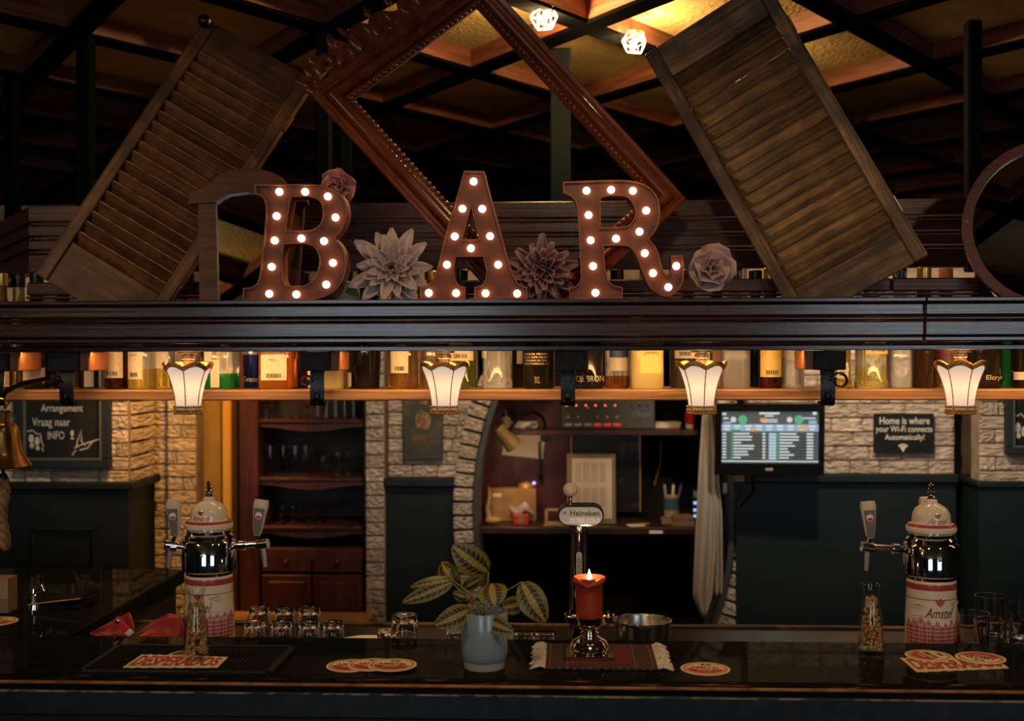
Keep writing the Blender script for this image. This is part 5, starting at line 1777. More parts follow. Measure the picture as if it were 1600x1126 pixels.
NUTS = nuts_mat()
def carafe(lab1, lab2, px, py, hpx, z, s=1.0):
    c = on(px, py, z)
    t = thing('snack_carafe', lab1, 'carafe', (c.x, c.y, z), group='glass carafes of nuts')
    k = c.y / FPX
    H = hpx * k
    R = [(.0255, 0), (.027, .003), (.0268, .010), (.0255, H * .25), (.0225, H * .48), (.0175, H * .70), (.0150, H * .82), (.0158, H * .92), (.0185, H)]
    inn = [(r - .0018, zz) for r, zz in R[2:]]
    inn[0] = (.0245, .008)
    MB().lathe(R + inn[::-1] + [(.001, .008)], 36).build('glass', THIN, t, smooth=50)
    rd = random.Random(px)
    mb = MB()
    def rad(zz):
        for (r0, z0), (r1, z1) in zip(R, R[1:]):
            if z0 <= zz <= z1: return r0 + (r1 - r0) * (zz - z0) / (z1 - z0) - .0030
        return .014
    for i in range(240):
        zz = rd.uniform(.012, H * .80)
        big = rd.random() < .16
        rr = max(.001, rad(zz) - (.0042 if big else .0030)) * math.sqrt(rd.uniform(.6, 1))
        a = rd.uniform(0, 2 * PI)
        R3 = Euler((rd.uniform(0, 3), rd.uniform(0, 3), rd.uniform(0, 3))).to_matrix()
        b0 = MB().ball((0, 0, 0), 1, 7, 5)
        ax = (.0060, .0050, .0034) if big else (.0048, .0030, .0026)
        mb.add([R3 @ Vector((p.x * ax[0], p.y * ax[1], p.z * ax[2])) + Vector((rr * math.cos(a), rr * math.sin(a), zz)) for p in b0.v], b0.f)
    o = mb.build('mixed_nuts', NUTS, None)
    o.location = (c.x, c.y, z)
    tag(o, lab2, 'nuts', kind='stuff')
    return t


carafe('glass carafe of nuts standing on the left drink mat', 'mixed nuts and rice crackers filling the left carafe', 307, 1029, 112, CT + .0112)
carafe('glass carafe of nuts standing on bare counter left of the right beer tower', 'mixed nuts and rice crackers filling the right carafe', 1361, 1019, 106, CT)

# ------------------------------------------------------------------ glasses
TUMB = MB().lathe([(.031, 0), (.0315, .002), (.029, .045), (.0265, .078), (.026, .084), (.024, .086), (.001, .086)], 20).mesh('tumbler', CLEAR, 40)
tumb_prof = [(.0285, 0), (.0305, 0), (.0300, .02), (.0275, .055), (.0262, .070), (.0262, .078), (.0240, .0805), (.001, .0805)]
tumb_in = [(.001, .066), (.0225, .0655), (.0250, .058), (.0275, .02), (.0285, 0)]
TUMB = MB().lathe(tumb_prof + tumb_in, 24, cap=False).mesh('tumbler', CLEAR, 40)
LOWB = MB().lathe([(.022, 0), (.024, 0), (.0235, .01), (.0245, .018), (.022, .030), (.001, .030), (.001, .024), (.019, .022), (.021, .012), (.022, 0)], 20, cap=False).mesh('shot_glass', CLEAR, 40)


def gl(mesh, name, label, cat, px, Y, z, group, s=1.0, rot=None):
    c = at(px, 990, Y)
    o = inst(name, mesh, None, (c.x, Y, z), rot or (0, 0, random.uniform(0, 3)), (s, s, s))
    tag(o, label, cat, group)
    return o


for i, px in enumerate((398, 440, 483, 521)):
    o = gl(TUMB, 'tumbler', ['upside-down tumbler in the front row nearest the left beer tower', 'second upside-down tumbler in the front row from the left beer tower', 'third upside-down tumbler in the front row from the left beer tower', 'upside-down tumbler at the right end of the front row'][i], 'glass', px, 2.66, WZ + .0005, 'upside-down tumblers beside the left beer tower', .86)
for i, px in enumerate((404, 444, 484)):
    gl(TUMB, 'tumbler', ['upside-down tumbler in the back row nearest the left beer tower', 'middle upside-down tumbler of the back row', 'upside-down tumbler at the right of the back row'][i], 'glass', px, 2.78, WZ + .0005, 'upside-down tumblers beside the left beer tower', .93)
gl(TUMB, 'tumbler', 'single upside-down tumbler left of the potted plant', 'glass', 632, 2.66, WZ, 'single glasses', 1.08)
for px, lab in ((606, 'low shot glass just left of the single tumbler'), (712, 'low shot glass hidden at the left side of the plant pot'), (818, 'low shot glass right of the plant pot'), (851, 'low shot glass left of the candle stand')):
    gl(LOWB, 'shot_glass', lab, 'glass', px, 2.70, WZ + .012, 'low shot glasses', 1.0)
for px, Y, s, lab in ((1521, 2.70, 1.15, 'ribbed tumbler nearest the right beer tower'), (1547, 2.64, 1.12, 'ribbed tumbler in front at the right'), (1548, 2.87, 1.2, 'tall glass at the back right of the right beer tower'), (1583, 2.83, 1.1, 'dark glass second from the right edge'), (1600, 2.72, 1.1, 'glass cut by the right edge'), (1618, 2.89, 1.2, 'glass at the back cut by the right edge')):
    o = gl(TUMB, 'tumbler', lab, 'glass', px, Y, WZ, 'glasses right of the right beer tower', s)
    o.rotation_euler = (PI, 0, 0); o.location.z = WZ + .0805 * s
c = at(570, 1000, 2.72)
MB().lathe([(.03, 0), (.045, .004), (.06, .010), (.0605, .012), (.045, .007), (.001, .005)], 36, c=(c.x, 2.72, WZ)).single('saucer', CREAM, 'cream saucer behind the fan of coasters', 'saucer')

# red leather tray with snap strap
rc2 = on(213, 1000, WZ)
rt = thing('red_tray', 'red leather catch-all with a snap strap left of the left tower', 'tray', (at(213, 990, 2.68).x, 2.68, WZ + .0005))
REDL = pm('red_leather', (.20, .005, .010), rough=.42)
kr = 2.68 / FPX
zr = lambda py: 1.72 - (py - 553) * kr - WZ
def lerp_curve(c_, t_):
    f = t_ * (len(c_) - 1)
    i_ = min(int(f), len(c_) - 2)
    return Vector(c_[i_]).lerp(Vector(c_[i_ + 1]), f - i_)
for (front, back, dip) in (([(141, 989), (160, 995), (183, 999), (207, 1000)], [(142, 988), (166, 975), (186, 965), (206, 990)], .016), ([(208, 996), (245, 993), (284, 997)], [(210, 994), (224, 979), (248, 968), (272, 972), (284, 990)], .014)):
    vs, fs = [], []
    n, mq = 20, 8
    for i in range(n + 1):
        a_, b2 = lerp_curve(front, i / n), lerp_curve(back, i / n)
        for j in range(mq + 1):
            q = j / mq
            e = math.sin(PI * i / n) ** .7
            Yq = 2.642 + .07 * q * e + .0 * q
            p = at(a_.x + (b2.x - a_.x) * q, a_.y + (b2.y - a_.y) * q, 2.642) - Vector(rt.location)
            vs.append(Vector((p.x, Yq - 2.68, max(.002, p.z - dip * math.sin(PI * q) * e))))
    for i in range(n):
        for j in range(mq): fs.append((i * (mq + 1) + j, (i + 1) * (mq + 1) + j, (i + 1) * (mq + 1) + j + 1, i * (mq + 1) + j + 1))
    o = MB().add(vs, fs).build('wing', REDL, rt, smooth=60)
    md = o.modifiers.new('s', 'SOLIDIFY'); md.thickness = .003
    MB().tube([vs[i * (mq + 1)] for i in range(n + 1)], .0022, 6).build('piping', pm('red_piping', (.48, .03, .04), rough=.5), o)
MB().box(-.060, .062, -.03, .04, 0, .003, .001).build('bottom', REDL, rt)
Ms = Matrix.Translation((-13 * kr, -.04, zr(979))) @ Matrix.Rotation(math.radians(46), 4, 'Y')
so = MB().box(-.020, .018, -.002, .002, -.008, .008, .002, M=Ms).build('strap', pm('strap_red', (.55, .02, .018), rough=.45), rt)
MB().box(.018, .032, -.0022, .0022, -.008, .008, .001, M=Ms).build('strap_tip', CREAM, so)
MB().lathe([(.0048, 0), (.0048, .002), (.002, .0035), (.0005, .0036)], 14, M=Ms @ Matrix.Translation((-.012, -.002, 0)) @ Matrix.Rotation(PI / 2, 4, 'X')).build('snap', CHROME, so)

# brass bell with rope at the left edge
Yb_ = 2.62
bc_ = at(0, 660, Yb_)
kb = Yb_ / FPX
bell = thing('ship_bell', 'brass bell hanging at the left edge with a plaited rope', 'bell', (bc_.x, Yb_, bc_.z))
zbl = lambda py: -(py - 660) * kb
BRS = BRASS
MB().lathe([(.0645, zbl(731)), (.066, zbl(729)), (.062, zbl(724)), (.054, zbl(717)), (.0525, zbl(714)), (.0495, zbl(711)), (.048, zbl(707)), (.043, zbl(692)), (.040, zbl(675)), (.0385, zbl(668)), (.034, zbl(663)), (.02, zbl(661)), (.001, zbl(660.5))], 48).build('bell_body', BRS, bell, smooth=40)
MB().box(-.012, .020, -.012, .012, zbl(662), zbl(641), .003).build('yoke', BRS, bell)
MB().tube([(.004 + .011 * math.cos(math.radians(q)), 0, zbl(630) + .011 * math.sin(math.radians(q))) for q in range(-60, 260, 20)], .0035, 8).build('hook', BRS, bell)
MB().tube([(.006, 0, zbl(728)), (.007, 0, zbl(745))], .004, 8).ball((.007, 0, zbl(746)), .009, 12, 8).build('clapper', IRON, bell)
rp = MB()
for ph in range(3):
    pts = []
    for i in range(60):
        s = i / 59
        a = ph * 2 * PI / 3 + s * 16
        pts.append((.007 + .0065 * math.cos(a) + .004 * math.sin(s * 9), .0065 * math.sin(a), zbl(750 + 112 * s)))
    MB().tube(pts, .0062, 7).build('rope_strand', pm('rope', (.36, .20, .08), rough=.9, bump=(250, .6), noise=(80, (.22, .11, .04))), bell)
MB().tube([(0.002, .0, zbl(628)), (.002, .02, zbl(612)), (.002, .1, zbl(600)), (.002, .23, zbl(594))], .006, 8).build('bell_arm', IRON, bell)
# small things on the left return of the counter
c = on(-4, 958, CT)
bxo = thing('snack_box', 'small upright cardboard box at the left edge of the counter', 'box', (c.x, c.y + .02, CT))
MB().box(-.03, .026, -.02, .03, 0, .083, .001).build('box_body', pm('kraft', (.22, .13, .07), rough=.7), bxo)
MB().box(-.03, .026, -.0206, -.0196, .035, .082).build('box_label', label_paper('box_label', (.35, .24, .14), (.1, .06, .03)), bxo)
c = on(33, 958, CT)
sf = thing('sink_tap', 'small chrome tap glinting near the left edge', 'tap', (c.x + .01, c.y + .05, CT))
MB().lathe([(.016, 0), (.014, .012), (.009, .016), (.009, .036), (.012, .04), (.010, .05), (.002, .053)], 20).build('tap_body', CHROME, sf)
MB().tube([(0, 0, .03), (.012, -.012, .05), (.028, -.02, .058), (.036, -.03, .046)], .0055, 10).build('tap_spout', CHROME, sf)
c0 = on(86, 952, CT)
lid = thing('display_cover', 'low black case with a worn gold edge left of the red tray', 'display case', (c0.x, c0.y + .03, CT + .0005))
MB().box(-.062, .062, -.03, .05, 0, .010, .002).build('case', MATT, lid)
MB().box(-.066, .066, -.034, .054, 0, .003, .001, M=Matrix.Translation((0, 0, .0185)) @ Matrix.Rotation(math.radians(-7), 4, 'Y')).build('lid', MATT, lid)
MB().box(-.066, .066, -.036, -.0342, 0, .003, .0005, M=Matrix.Translation((0, 0, .0185)) @ Matrix.Rotation(math.radians(-7), 4, 'Y')).build('gold_edge', GOLD, lid)

# ------------------------------------------------------------------ chalkboards, sign, portrait
CB = pm('chalkboard', (.008, .011, .013), rough=.7, spec=.2, noise=(6, (.014, .018, .020)))
CBF = pm('chalkboard_frame', (.010, .018, .022), rough=.5)
def board(label, cat, name, x0, x1, y0, y1, Y, fw=18, th=.03):
    a, b = at(x0, y1, Y), at(x1, y0, Y)
    t = thing(name, label, cat, ((a.x + b.x) / 2, Y, a.z))
    W, H = b.x - a.x, b.z - a.z
    k = Y / FPX
    f = fw * k
    MB().box(-W / 2, W / 2, .006, .016, 0, H).build('panel', CB, t)
    if f:
        for (p, q, r, s) in ((-W / 2, W / 2, 0, f), (-W / 2, W / 2, H - f, H), (-W / 2, -W / 2 + f, f, H - f), (W / 2 - f, W / 2, f, H - f)):
            MB().box(p, q, -.006, .016, r, s, .004).build('frame_bar', CBF, t)
        MB().prism([[(-W / 2 + f * .95, f * .95), (W / 2 - f * .95, f * .95), (W / 2 - f * .95, H - f * .95), (-W / 2 + f * .95, H - f * .95)], [(-W / 2 + f * 1.12, f * 1.12), (W / 2 - f * 1.12, f * 1.12), (W / 2 - f * 1.12, H - f * 1.12), (-W / 2 + f * 1.12, H - f * 1.12)]], -.007, .006).build('inner_line', pm('bead_grey', (.09, .10, .10), rough=.6), t)
    L = lambda px, py: (at(px, py, Y).x - t.location.x, at(px, py, Y).z - t.location.z)
    return t, L, k


t, L, k = board('black chalkboard with chalk writing and a boat drawing at the left', 'chalkboard', 'chalkboard', 24, 172, 540, 732, YL - .03, 15)
for s, px, py, w_, h_ in (('Arrangement', 96, 639, 68, 15), ('Vraag naar', 79, 661, 62, 17), ('INFO', 87, 680, 27, 13), ('!', 112, 679, 6, 15), ('Vraag het', 75, 612, 60, 14)):
    mb = MB(); lx, lz = L(px, py)
    add_text(mb, s, lx, lz, .0045, w_ * k, h_ * k, bold=.012); mb.build('chalk_lettering', CHALK, t)
for k2, pts in enumerate(([(42, 674), (50, 672), (57, 678), (62, 677), (64, 690), (67, 696), (65, 703), (68, 705)], [(120, 690), (126, 672), (127, 690), (133, 696)], [(115, 700), (128, 694), (142, 690), (154, 686)], [(118, 704), (124, 703), (136, 700), (143, 691)], [(112, 711), (117, 704), (124, 703)], [(120, 690), (119, 698)])):
    MB().stroke([L(*p) for p in pts], .0045, .0045).build('chalk_line', CHALK, t)
for (cx, cy, r1, r2) in ((48, 685, 4.2, 7), (49, 696, 3.4, 4.5), (57, 689, 4.2, 7), (58, 700, 3.2, 4)):
    lx, lz = L(cx, cy)
    MB().poly([(lx + r1 * k * math.cos(q * PI / 9), lz + r2 * k * math.sin(q * PI / 9)) for q in range(18)], .0045).build('chalk_footprint', CHALK, t)
t, L, k = board('black chalkboard with chalk footprints cut by the right edge', 'chalkboard', 'chalkboard', 1571, 1720, 540, 710, YL + .015, 12)
MB().stroke([L(*p) for p in ((1583, 648), (1590, 650), (1596, 646), (1601, 652), (1610, 650))], .0045, .0045).build('chalk_line', CHALK, t)
for (cx, cy, r1, r2) in ((1591, 668, 4.5, 8), (1592, 680, 3.4, 5), (1601, 674, 4.5, 8)):
    lx, lz = L(cx, cy)
    MB().poly([(lx + r1 * k * math.cos(q * PI / 9), lz + r2 * k * math.sin(q * PI / 9)) for q in range(18)], .0045).build('chalk_footprint', CHALK, t)
mb = MB(); lx, lz = L(1625, 690); add_text(mb, 'INFO', lx, lz, .0045, 27 * k, 13 * k); mb.build('chalk_lettering', CHALK, t)

t, L, k = board('dark grey sign with white lettering about wireless internet', 'sign', 'wall_sign', 1366, 1460, 646, 708, YR - .03, 0)
for s, px, py, w_, h_ in (('Home is where', 1414, 657, 76, 11), ('your Wi-Fi connects', 1413, 671.5, 86, 12), ('Automatically!', 1414, 684, 60, 11)):
    mb = MB(); lx, lz = L(px, py)
    add_text(mb, s, lx, lz, .0045, w_ * k, h_ * k, bold=.006); mb.build('lettering', WHITE, t)
lx, lz = L(1411.5, 704)
for r in (3, 6, 9.5):
    MB().stroke(arc(lx, lz, r * k, 45, 135, 8), .0055, .0045).build('wifi_arc', WHITE, t)
MB().poly([(lx + .004 * math.cos(q), lz + .004 * math.sin(q)) for q in [i * PI / 5 for i in range(10)]], .0045).build('wifi_dot', WHITE, t)

# dark portrait-format canvas, plain stand-in
def canvas_mat():
    m, nt, b = nodes('old_canvas')
    tc = N(nt, 'ShaderNodeTexCoord')
    n = N(nt, 'ShaderNodeTexNoise', i_Scale=9.0, i_Detail=3.0)
    nt.links.new(tc.outputs['Object'], n.inputs['Vector'])
    r = ramp(nt, n.outputs['Fac'], [(.35, (.022, .028, .024)), (.52, (.045, .048, .034)), (.68, (.12, .085, .04))])
    nt.links.new(r.outputs[0], b.inputs['Base Color'])
    b.inputs['Roughness'].default_value = .5
    return m
a, b = at(630, 717, YB - .0), at(692, 600, YB - .0)
po = thing('dark_painting', 'small dark brownish green painting on the brick panel', 'painting', ((a.x + b.x) / 2, YB - .0, a.z))
W, H = b.x - a.x, b.z - a.z
MB().box(-W / 2, W / 2, 0, .028, 0, H, .002).build('canvas', canvas_mat(), po)
for (cx, cz, r1, r2, col) in ((.0, .52, .20, .13, (.30, .19, .08)), (-.02, .28, .26, .06, (.14, .09, .045)), (.02, .80, .12, .08, (.24, .16, .08))):
    MB().poly([(cx * W + r1 * W * math.cos(q * PI / 12), cz * H + r2 * H * math.sin(q * PI / 12) * (1 + .15 * math.sin(q))) for q in range(24)], -.0008).build('paint_patch', pm('ochre_paint_%d' % int(cz * 100), col, rough=.6, noise=(30, (.05, .045, .03))), po)

# ------------------------------------------------------------------ television with a table of scores
Yt = 4.62
a, b = at(1117, 742, Yt), at(1287, 630, Yt)
tv = thing('television', 'wall television showing a bright table of scores', 'television', ((a.x + b.x) / 2, Yt, a.z), (math.radians(4), 0, math.radians(-3)))
W, H = b.x - a.x, b.z - a.z
bez = MB().prism([[(-W / 2, 0), (W / 2, 0), (W / 2, H), (-W / 2, H)], [(-W / 2 + .026, .045), (W / 2 - .022, .045), (W / 2 - .022, H - .03), (-W / 2 + .026, H - .03)]], 0, .03).build('bezel', pm('gloss_black', (.006, .006, .007), rough=.12), tv)
MB().box(-W / 2 + .01, W / 2 - .01, .012, .06, .01, H - .01, .004).build('housing', BLACK, tv)
sx0, sx1, sz0, sz1 = -W / 2 + .026, W / 2 - .022, .045, H - .03
scr = MB().add([(sx0, .010, sz0), (sx1, .010, sz0), (sx1, .010, sz1), (sx0, .010, sz1)], [(0, 1, 2, 3)]).build('screen', glow('screen_dark', (.10, .13, .14), .55), tv)
SWd, SHt = sx1 - sx0, sz1 - sz0
def sq(mb, u0, u1, v0, v1, y=.0094):
    mb.add([(sx0 + SWd * u0, y, sz1 - SHt * v1), (sx0 + SWd * u1, y, sz1 - SHt * v1), (sx0 + SWd * u1, y, sz1 - SHt * v0), (sx0 + SWd * u0, y, sz1 - SHt * v0)], [(0, 1, 2, 3)])
rt_ = random.Random(5)
wh, bl, gr, og, dk = MB(), MB(), MB(), MB(), MB()
sq(bl, 0, 1, .25, .385)
for i in range(9): sq(wh, .02 + i * .11, .09 + i * .11, .27, .30, .009); sq(wh, .03 + i * .11, .08 + i * .11, .33, .36, .009)
sq(og, .30, .39, .345, .385, .0088); sq(og, .80, .89, .275, .345, .0088); sq(gr, .10, .20, .345, .385, .0088)
sq(og, .40, .47, .13, .20, .009); sq(wh, .47, .58, .15, .17, .009); sq(wh, .42, .58, .19, .21, .009)
sq(wh, .39, .60, .02, .055, .009); sq(wh, .45, .54, .075, .10, .009); sq(wh, .01, .05, .03, .07, .009); sq(wh, .94, .98, .01, .06, .009); sq(wh, .02, .07, .12, .15, .009); sq(bl, .02, .1, .2, .24, .009); sq(bl, .9, .98, .17, .24, .009); sq(wh, .83, .97, .12, .14, .009)
for i in range(9):
    v = .42 + i * .058
    for u0, uu in ((.125, .30), (.60, .28)):
        sq(wh, u0, u0 + uu * rt_.uniform(.25, .75), v, v + .026)
        sq(wh, u0 + uu, u0 + uu + .03 + (.04 if u0 > .5 else 0), v, v + .03)
        sq(gr, u0 - .022, u0 - .006, v, v + .045)
    sq(wh, .01, .05, v, v + .025)
    sq(dk, .125, .45, v + .032, v + .055, .0096); sq(dk, .60, .96, v + .032, v + .055, .0096)
    sq(bl, .49, .57, v - .005, v + .05)
    sq(wh, .50, .525, v + .01, v + .03, .009); sq(wh, .535, .56, v + .01, v + .03, .009)
sq(wh, .0, 1, .955, .975)
for mb, nm, c_, s_ in ((wh, 'screen_text', (.80, .88, .86), .85), (bl, 'screen_tabs', (.38, .55, .72), .7), (gr, 'screen_marks', (.08, .55, .22), .6), (og, 'screen_buttons', (.85, .42, .12), .8), (dk, 'screen_stripes', (.03, .04, .045), .3)):
    tag(mb.build(nm, glow(nm, c_, s_), scr, smooth=0), kind='stuff')
for u in (.22, .80):
    cx, cz = sx0 + SWd * u, sz1 - SHt * .16
    MB().poly([(cx + .017 * math.cos(q * PI / 9), cz + .017 * math.sin(q * PI / 9)) for q in range(18)], .009).build('screen_badge', glow('badge_green', (.12, .55, .28), .7), scr)
    MB().poly([(cx - .035 + .011 * math.cos(q * PI / 9), cz + .011 * math.sin(q * PI / 9)) for q in range(18)], .009).build('screen_badge', glow('badge_white', (.8, .85, .85), .7), scr)
MB().box(-.014, .014, -.003, 0, .017, .027, .001).build('logo_plate', pm('logo_plate', (.28, .25, .22), rough=.4), tv)
MB().box(-.05, .05, .06, YR - Yt - .002, H / 2 - .04, H / 2 + .04).build('wall_arm', BLACK, tv)
MB().tube([(-.06, .05, .02), (-.05, .1, -.08), (-.1, .14, -.15)], .006, 8).build('cable', BLACK, tv)

# hanging grey towel
Yw = 4.7
k = Yw / FPX
tx = at(1107, 800, Yw)
z0_, z1_ = at(1107, 962, Yw).z, at(1107, 634, Yw).z
tw = thing('bar_towel', 'long grey towel hanging beside the television', 'towel', (tx.x, Yw, z0_))
def cloth(edges, name, yo):
    vs, fs = [], []
    n, mseg = 30, 18
    for i in range(n + 1):
        s = i / n
        py = edges[0][2] + (edges[-1][2] - edges[0][2]) * s
        for (e0, e1) in zip(edges, edges[1:]):
            if e0[2] <= py <= e1[2] or e1 is edges[-1]:
                f = (py - e0[2]) / (e1[2] - e0[2])
                if f <= 1.001:
                    xl, xr = e0[0] + (e1[0] - e0[0]) * f, e0[1] + (e1[1] - e0[1]) * f
                    break
        for j in range(mseg + 1):
            u_ = j / mseg
            p = at(xl + (xr - xl) * u_, py, Yw)
            vs.append((p.x - tx.x, yo + .016 * math.sin(u_ * 9 + s * 2.0) * (.4 + .6 * s), p.z - z0_))
    for i in range(n):
        for j in range(mseg): fs.append((i * (mseg + 1) + j, i * (mseg + 1) + j + 1, (i + 1) * (mseg + 1) + j + 1, (i + 1) * (mseg + 1) + j))
    o = MB().add(vs, fs).build(name, pm('grey_cloth', (.34, .32, .30), rough=.95, bump=(300, .3)), tw, smooth=60)
    md = o.modifiers.new('s', 'SOLIDIFY'); md.thickness = .005
cloth([(1098, 1112, 636), (1092, 1118, 720), (1086, 1119, 850), (1084, 1113, 930), (1098, 1102, 964)], 'front_fold', 0)
cloth([(1104, 1113, 640), (1110, 1124, 740), (1115, 1129, 800), (1116, 1130, 900), (1117, 1129, 933)], 'side_fold', .02)
MB().box(.022, .038, -.004, .004, z1_ - z0_ - .42, z1_ - z0_ - .38, .001).xform(Matrix.Translation((.035, .01, .08))).build('care_tag', WHITE, tw)
MB().tube([(-.005, 0, z1_ - z0_ - .01), (-.005, .05, z1_ - z0_ + .02), (-.005, .2, z1_ - z0_ + .02)], .005, 8).build('peg', BLACK, tw)

# ------------------------------------------------------------------ glass cabinet left of the niche
Yc0, Yc1 = 4.92, 5.22
cab = thing('glass_cabinet', 'dark red wooden cabinet with open shelves of glasses', 'cabinet', (at(487, 900, Yc0).x, Yc0, 0))
REDW = wood('cabinet_red', (.03, .008, .006), (.075, .017, .010), rough=.4, sc=(40, 40, 5), bump=.1, rnd=.1)
def cb(name, x0, x1, za, zb_, y0=Yc0, y1=Yc1, m=REDW, bev=.004, parent=None):
    return MB().box(at(x0, 800, Yc0).x, at(x1, 800, Yc0).x, y0, y1, za, zb_, bev).build(name, m, parent or cab, world=True)
zc_ = lambda py, Y=Yc0: 1.72 - (py - 553) * Y / FPX
cb('side_post', 376, 406, 0, zc_(470), Yc0 - .02)
cb('side_post', 566, 572, 0, zc_(470), Yc0 + .03)
cb('back_panel', 380, 572, 0, zc_(470), Yc1, Yc1 + .02, pm('cabinet_dark', (.014, .007, .006), rough=.5), 0)
CSH = {}
for py in (660, 752, 829):
    CSH[py] = zc_(py - 2)
    o = cb('shelf_board', 404, 568, zc_(py + 4), zc_(py - 2))
    xa, xb2 = at(404, 800, Yc0).x, at(568, 800, Yc0).x
    n = 16
    sc_ = [(xa, zc_(py + 4)), (xa, zc_(py + 10))] + [(xa + (xb2 - xa) * i / n, zc_(py + 10 + 8 * math.sin(PI * i / n) ** 2)) for i in range(1, n)] + [(xb2, zc_(py + 10)), (xb2, zc_(py + 4))]
    w_ = wl(cab)
    MB().prism([(x - w_.x, z_ - w_.z) for x, z_ in sc_], .012, .026).build('scalloped_apron', REDW, cab)
cb('base_board', 404, 568, zc_(882), zc_(862))
for (x0, x1) in ((408, 486), (488, 566)):
    d_ = cb('drawer', x0, x1, zc_(900), zc_(866), Yc0 + .002, Yc0 + .03)
    MB().ball((at((x0 + x1) / 2, 800, Yc0).x, Yc0 - .008, zc_(883)), .012, 10, 8).build('knob', REDW, d_, world=True)
    d_ = cb('door', x0, x1, .5, zc_(904), Yc0 + .002, Yc0 + .03)
    MB().box(at(x0 + 10, 800, Yc0).x, at(x1 - 10, 800, Yc0).x, Yc0 - .006, Yc0 + .004, .55, zc_(914), .006).build('door_panel', REDW, d_, world=True)
wtz = zc_(972)
o = MB().box(at(300, 800, 4.7).x, at(572, 800, 4.7).x, 4.5, 4.89, at(470, 990, 4.5).z - .02, at(470, 990, 4.5).z, .004).single('back_counter', wood('pale_counter', (.36, .2, .08), (.5, .3, .13), rough=.4, bump=.1), 'pale wooden back counter below the glass cabinet', 'worktop')
# glasses in it
COLL = MB().lathe([(.020, 0), (.022, .002), (.026, .12), (.025, .12), (.021, .008), (.001, .007)], 16).mesh('glass_tall', CLEAR, 40)
SHORT = MB().lathe([(.024, 0), (.026, .002), (.031, .085), (.030, .085), (.025, .008), (.001, .007)], 16).mesh('glass_short', CLEAR, 40)
WINE = MB().lathe([(.028, 0), (.006, .003), (.004, .006), (.004, .05), (.010, .056), (.026, .075), (.031, .10), (.027, .135), (.026, .135), (.030, .10), (.025, .077), (.001, .06)], 16).mesh('wine_glass', CLEAR, 50)
def cg(mesh, name, label, px, Y, py, s, grp):
    c_ = at(px, 800, Y)
    tag(inst(name, mesh, None, (c_.x, Y, CSH[py] + .0004), (0, 0, 0), (s, s, s)), label, 'glass', grp)
ORD = ('first', 'second', 'third', 'fourth', 'fifth')
for (pxs, mesh_, nm, lab, Y_, py_, sc_, grp) in (
        ((417, 432, 448, 464), SHORT, 'tumbler', 'short glass from the left on the cabinet top shelf', 4.98, 660, .60, 'short glasses on the cabinet top shelf, left'),
        ((426, 442, 458), SHORT, 'tumbler', 'short glass from the left in the back row of the cabinet top shelf', 5.09, 660, .62, 'short glasses behind on the cabinet top shelf'),
        ((497, 511, 525, 539, 553), COLL, 'highball_glass', 'tall amber glinting glass from the left on the right half of the top shelf', 4.98, 660, .62, 'tall glasses on the cabinet top shelf, right'),
        ((422, 442, 461, 478), COLL, 'highball_glass', 'tall glass from the left on the cabinet middle shelf', 4.98, 752, 1.05, 'tall glasses on the cabinet middle shelf, left'),
        ((527, 543, 557), COLL, 'highball_glass', 'faint tall glass at the right of the middle shelf, counted from the left', 5.0, 752, .8, 'tall glasses on the cabinet middle shelf, right'),
        ((420, 440, 458), WINE, 'wine_glass', 'stemmed glass from the left on the cabinet bottom shelf', 4.98, 829, .58, 'stemmed glasses on the cabinet bottom shelf'),
        ((482, 498, 514), COLL, 'highball_glass', 'slim glass from the left in the middle of the cabinet bottom shelf', 5.0, 829, .75, 'slim glasses on the cabinet bottom shelf')):
    for i_, px in enumerate(pxs): cg(mesh_, nm, ORD[i_] + ' ' + lab, px, Y_, py_, sc_, grp)
cg(WINE, 'wine_glass', 'stemmed glass in the middle of the cabinet top shelf', 481, 5.05, 660, .75, 'stemmed glasses in the cabinet')
cg(WINE, 'wine_glass', 'round stemmed glass alone in the middle of the cabinet middle shelf', 505, 4.98, 752, .6, 'stemmed glasses in the cabinet')
cg(SHORT, 'tumbler', 'small reddish lit glass right of centre on the cabinet bottom shelf', 532, 4.98, 829, .5, 'single glass on the cabinet bottom shelf')

# ------------------------------------------------------------------ things in the oval niche
BOZ = bz_ + .0005
DKZ = dz_ + .0005
def nx(px, py, Y): return at(px, py, Y)
# mixing desk
Ym = 5.12
a, b = at(876, 672, Ym), at(1024, 604, Ym)
mx_ = thing('mixing_desk', 'black audio mixing desk with red and white faders on the niche shelf', 'mixer', ((a.x + b.x) / 2, Ym, BOZ), (math.radians(-12), 0, 0))
W, H = b.x - a.x, b.z - a.z
k = Ym / FPX
MB().box(-W / 2, W / 2, 0, .05, 0, H, .004).build('casing', pm('mixer_grey', (.022, .028, .032), rough=.5), mx_)
for i in range(6):
    x = -W / 2 + (12 + i * 15.2) * k
    MB().box(x - .0012, x + .0012, -.001, 0, .055, .15).build('fader_slot', INK, mx_)
    MB().box(x - .016, x + .016, -.005, 0, .012, .024, .002).build('channel_button', pm('button_white', (.45, .42, .38), rough=.4) if i < 3 else pm('button_red', (.65, .03, .03), rough=.4, emis=(1, .05, .05), es=.3), mx_)
    fz = .045 if i != 2 else .085
    MB().box(x - .005, x + .005, -.008, 0, fz, fz + .012, .001).build('fader_knob', pm('fader_cap', (.35, .33, .30), rough=.4), mx_)
    for r_ in range(2):
        MB().ball((x + .004 - .012 * r_, -.002, H - .055 - .028 * r_), .005, 8, 6).build('level_light', glow('led_red' if r_ else 'led_amber', (1, .12, .04) if r_ else (1, .5, .08), 1.6), mx_)
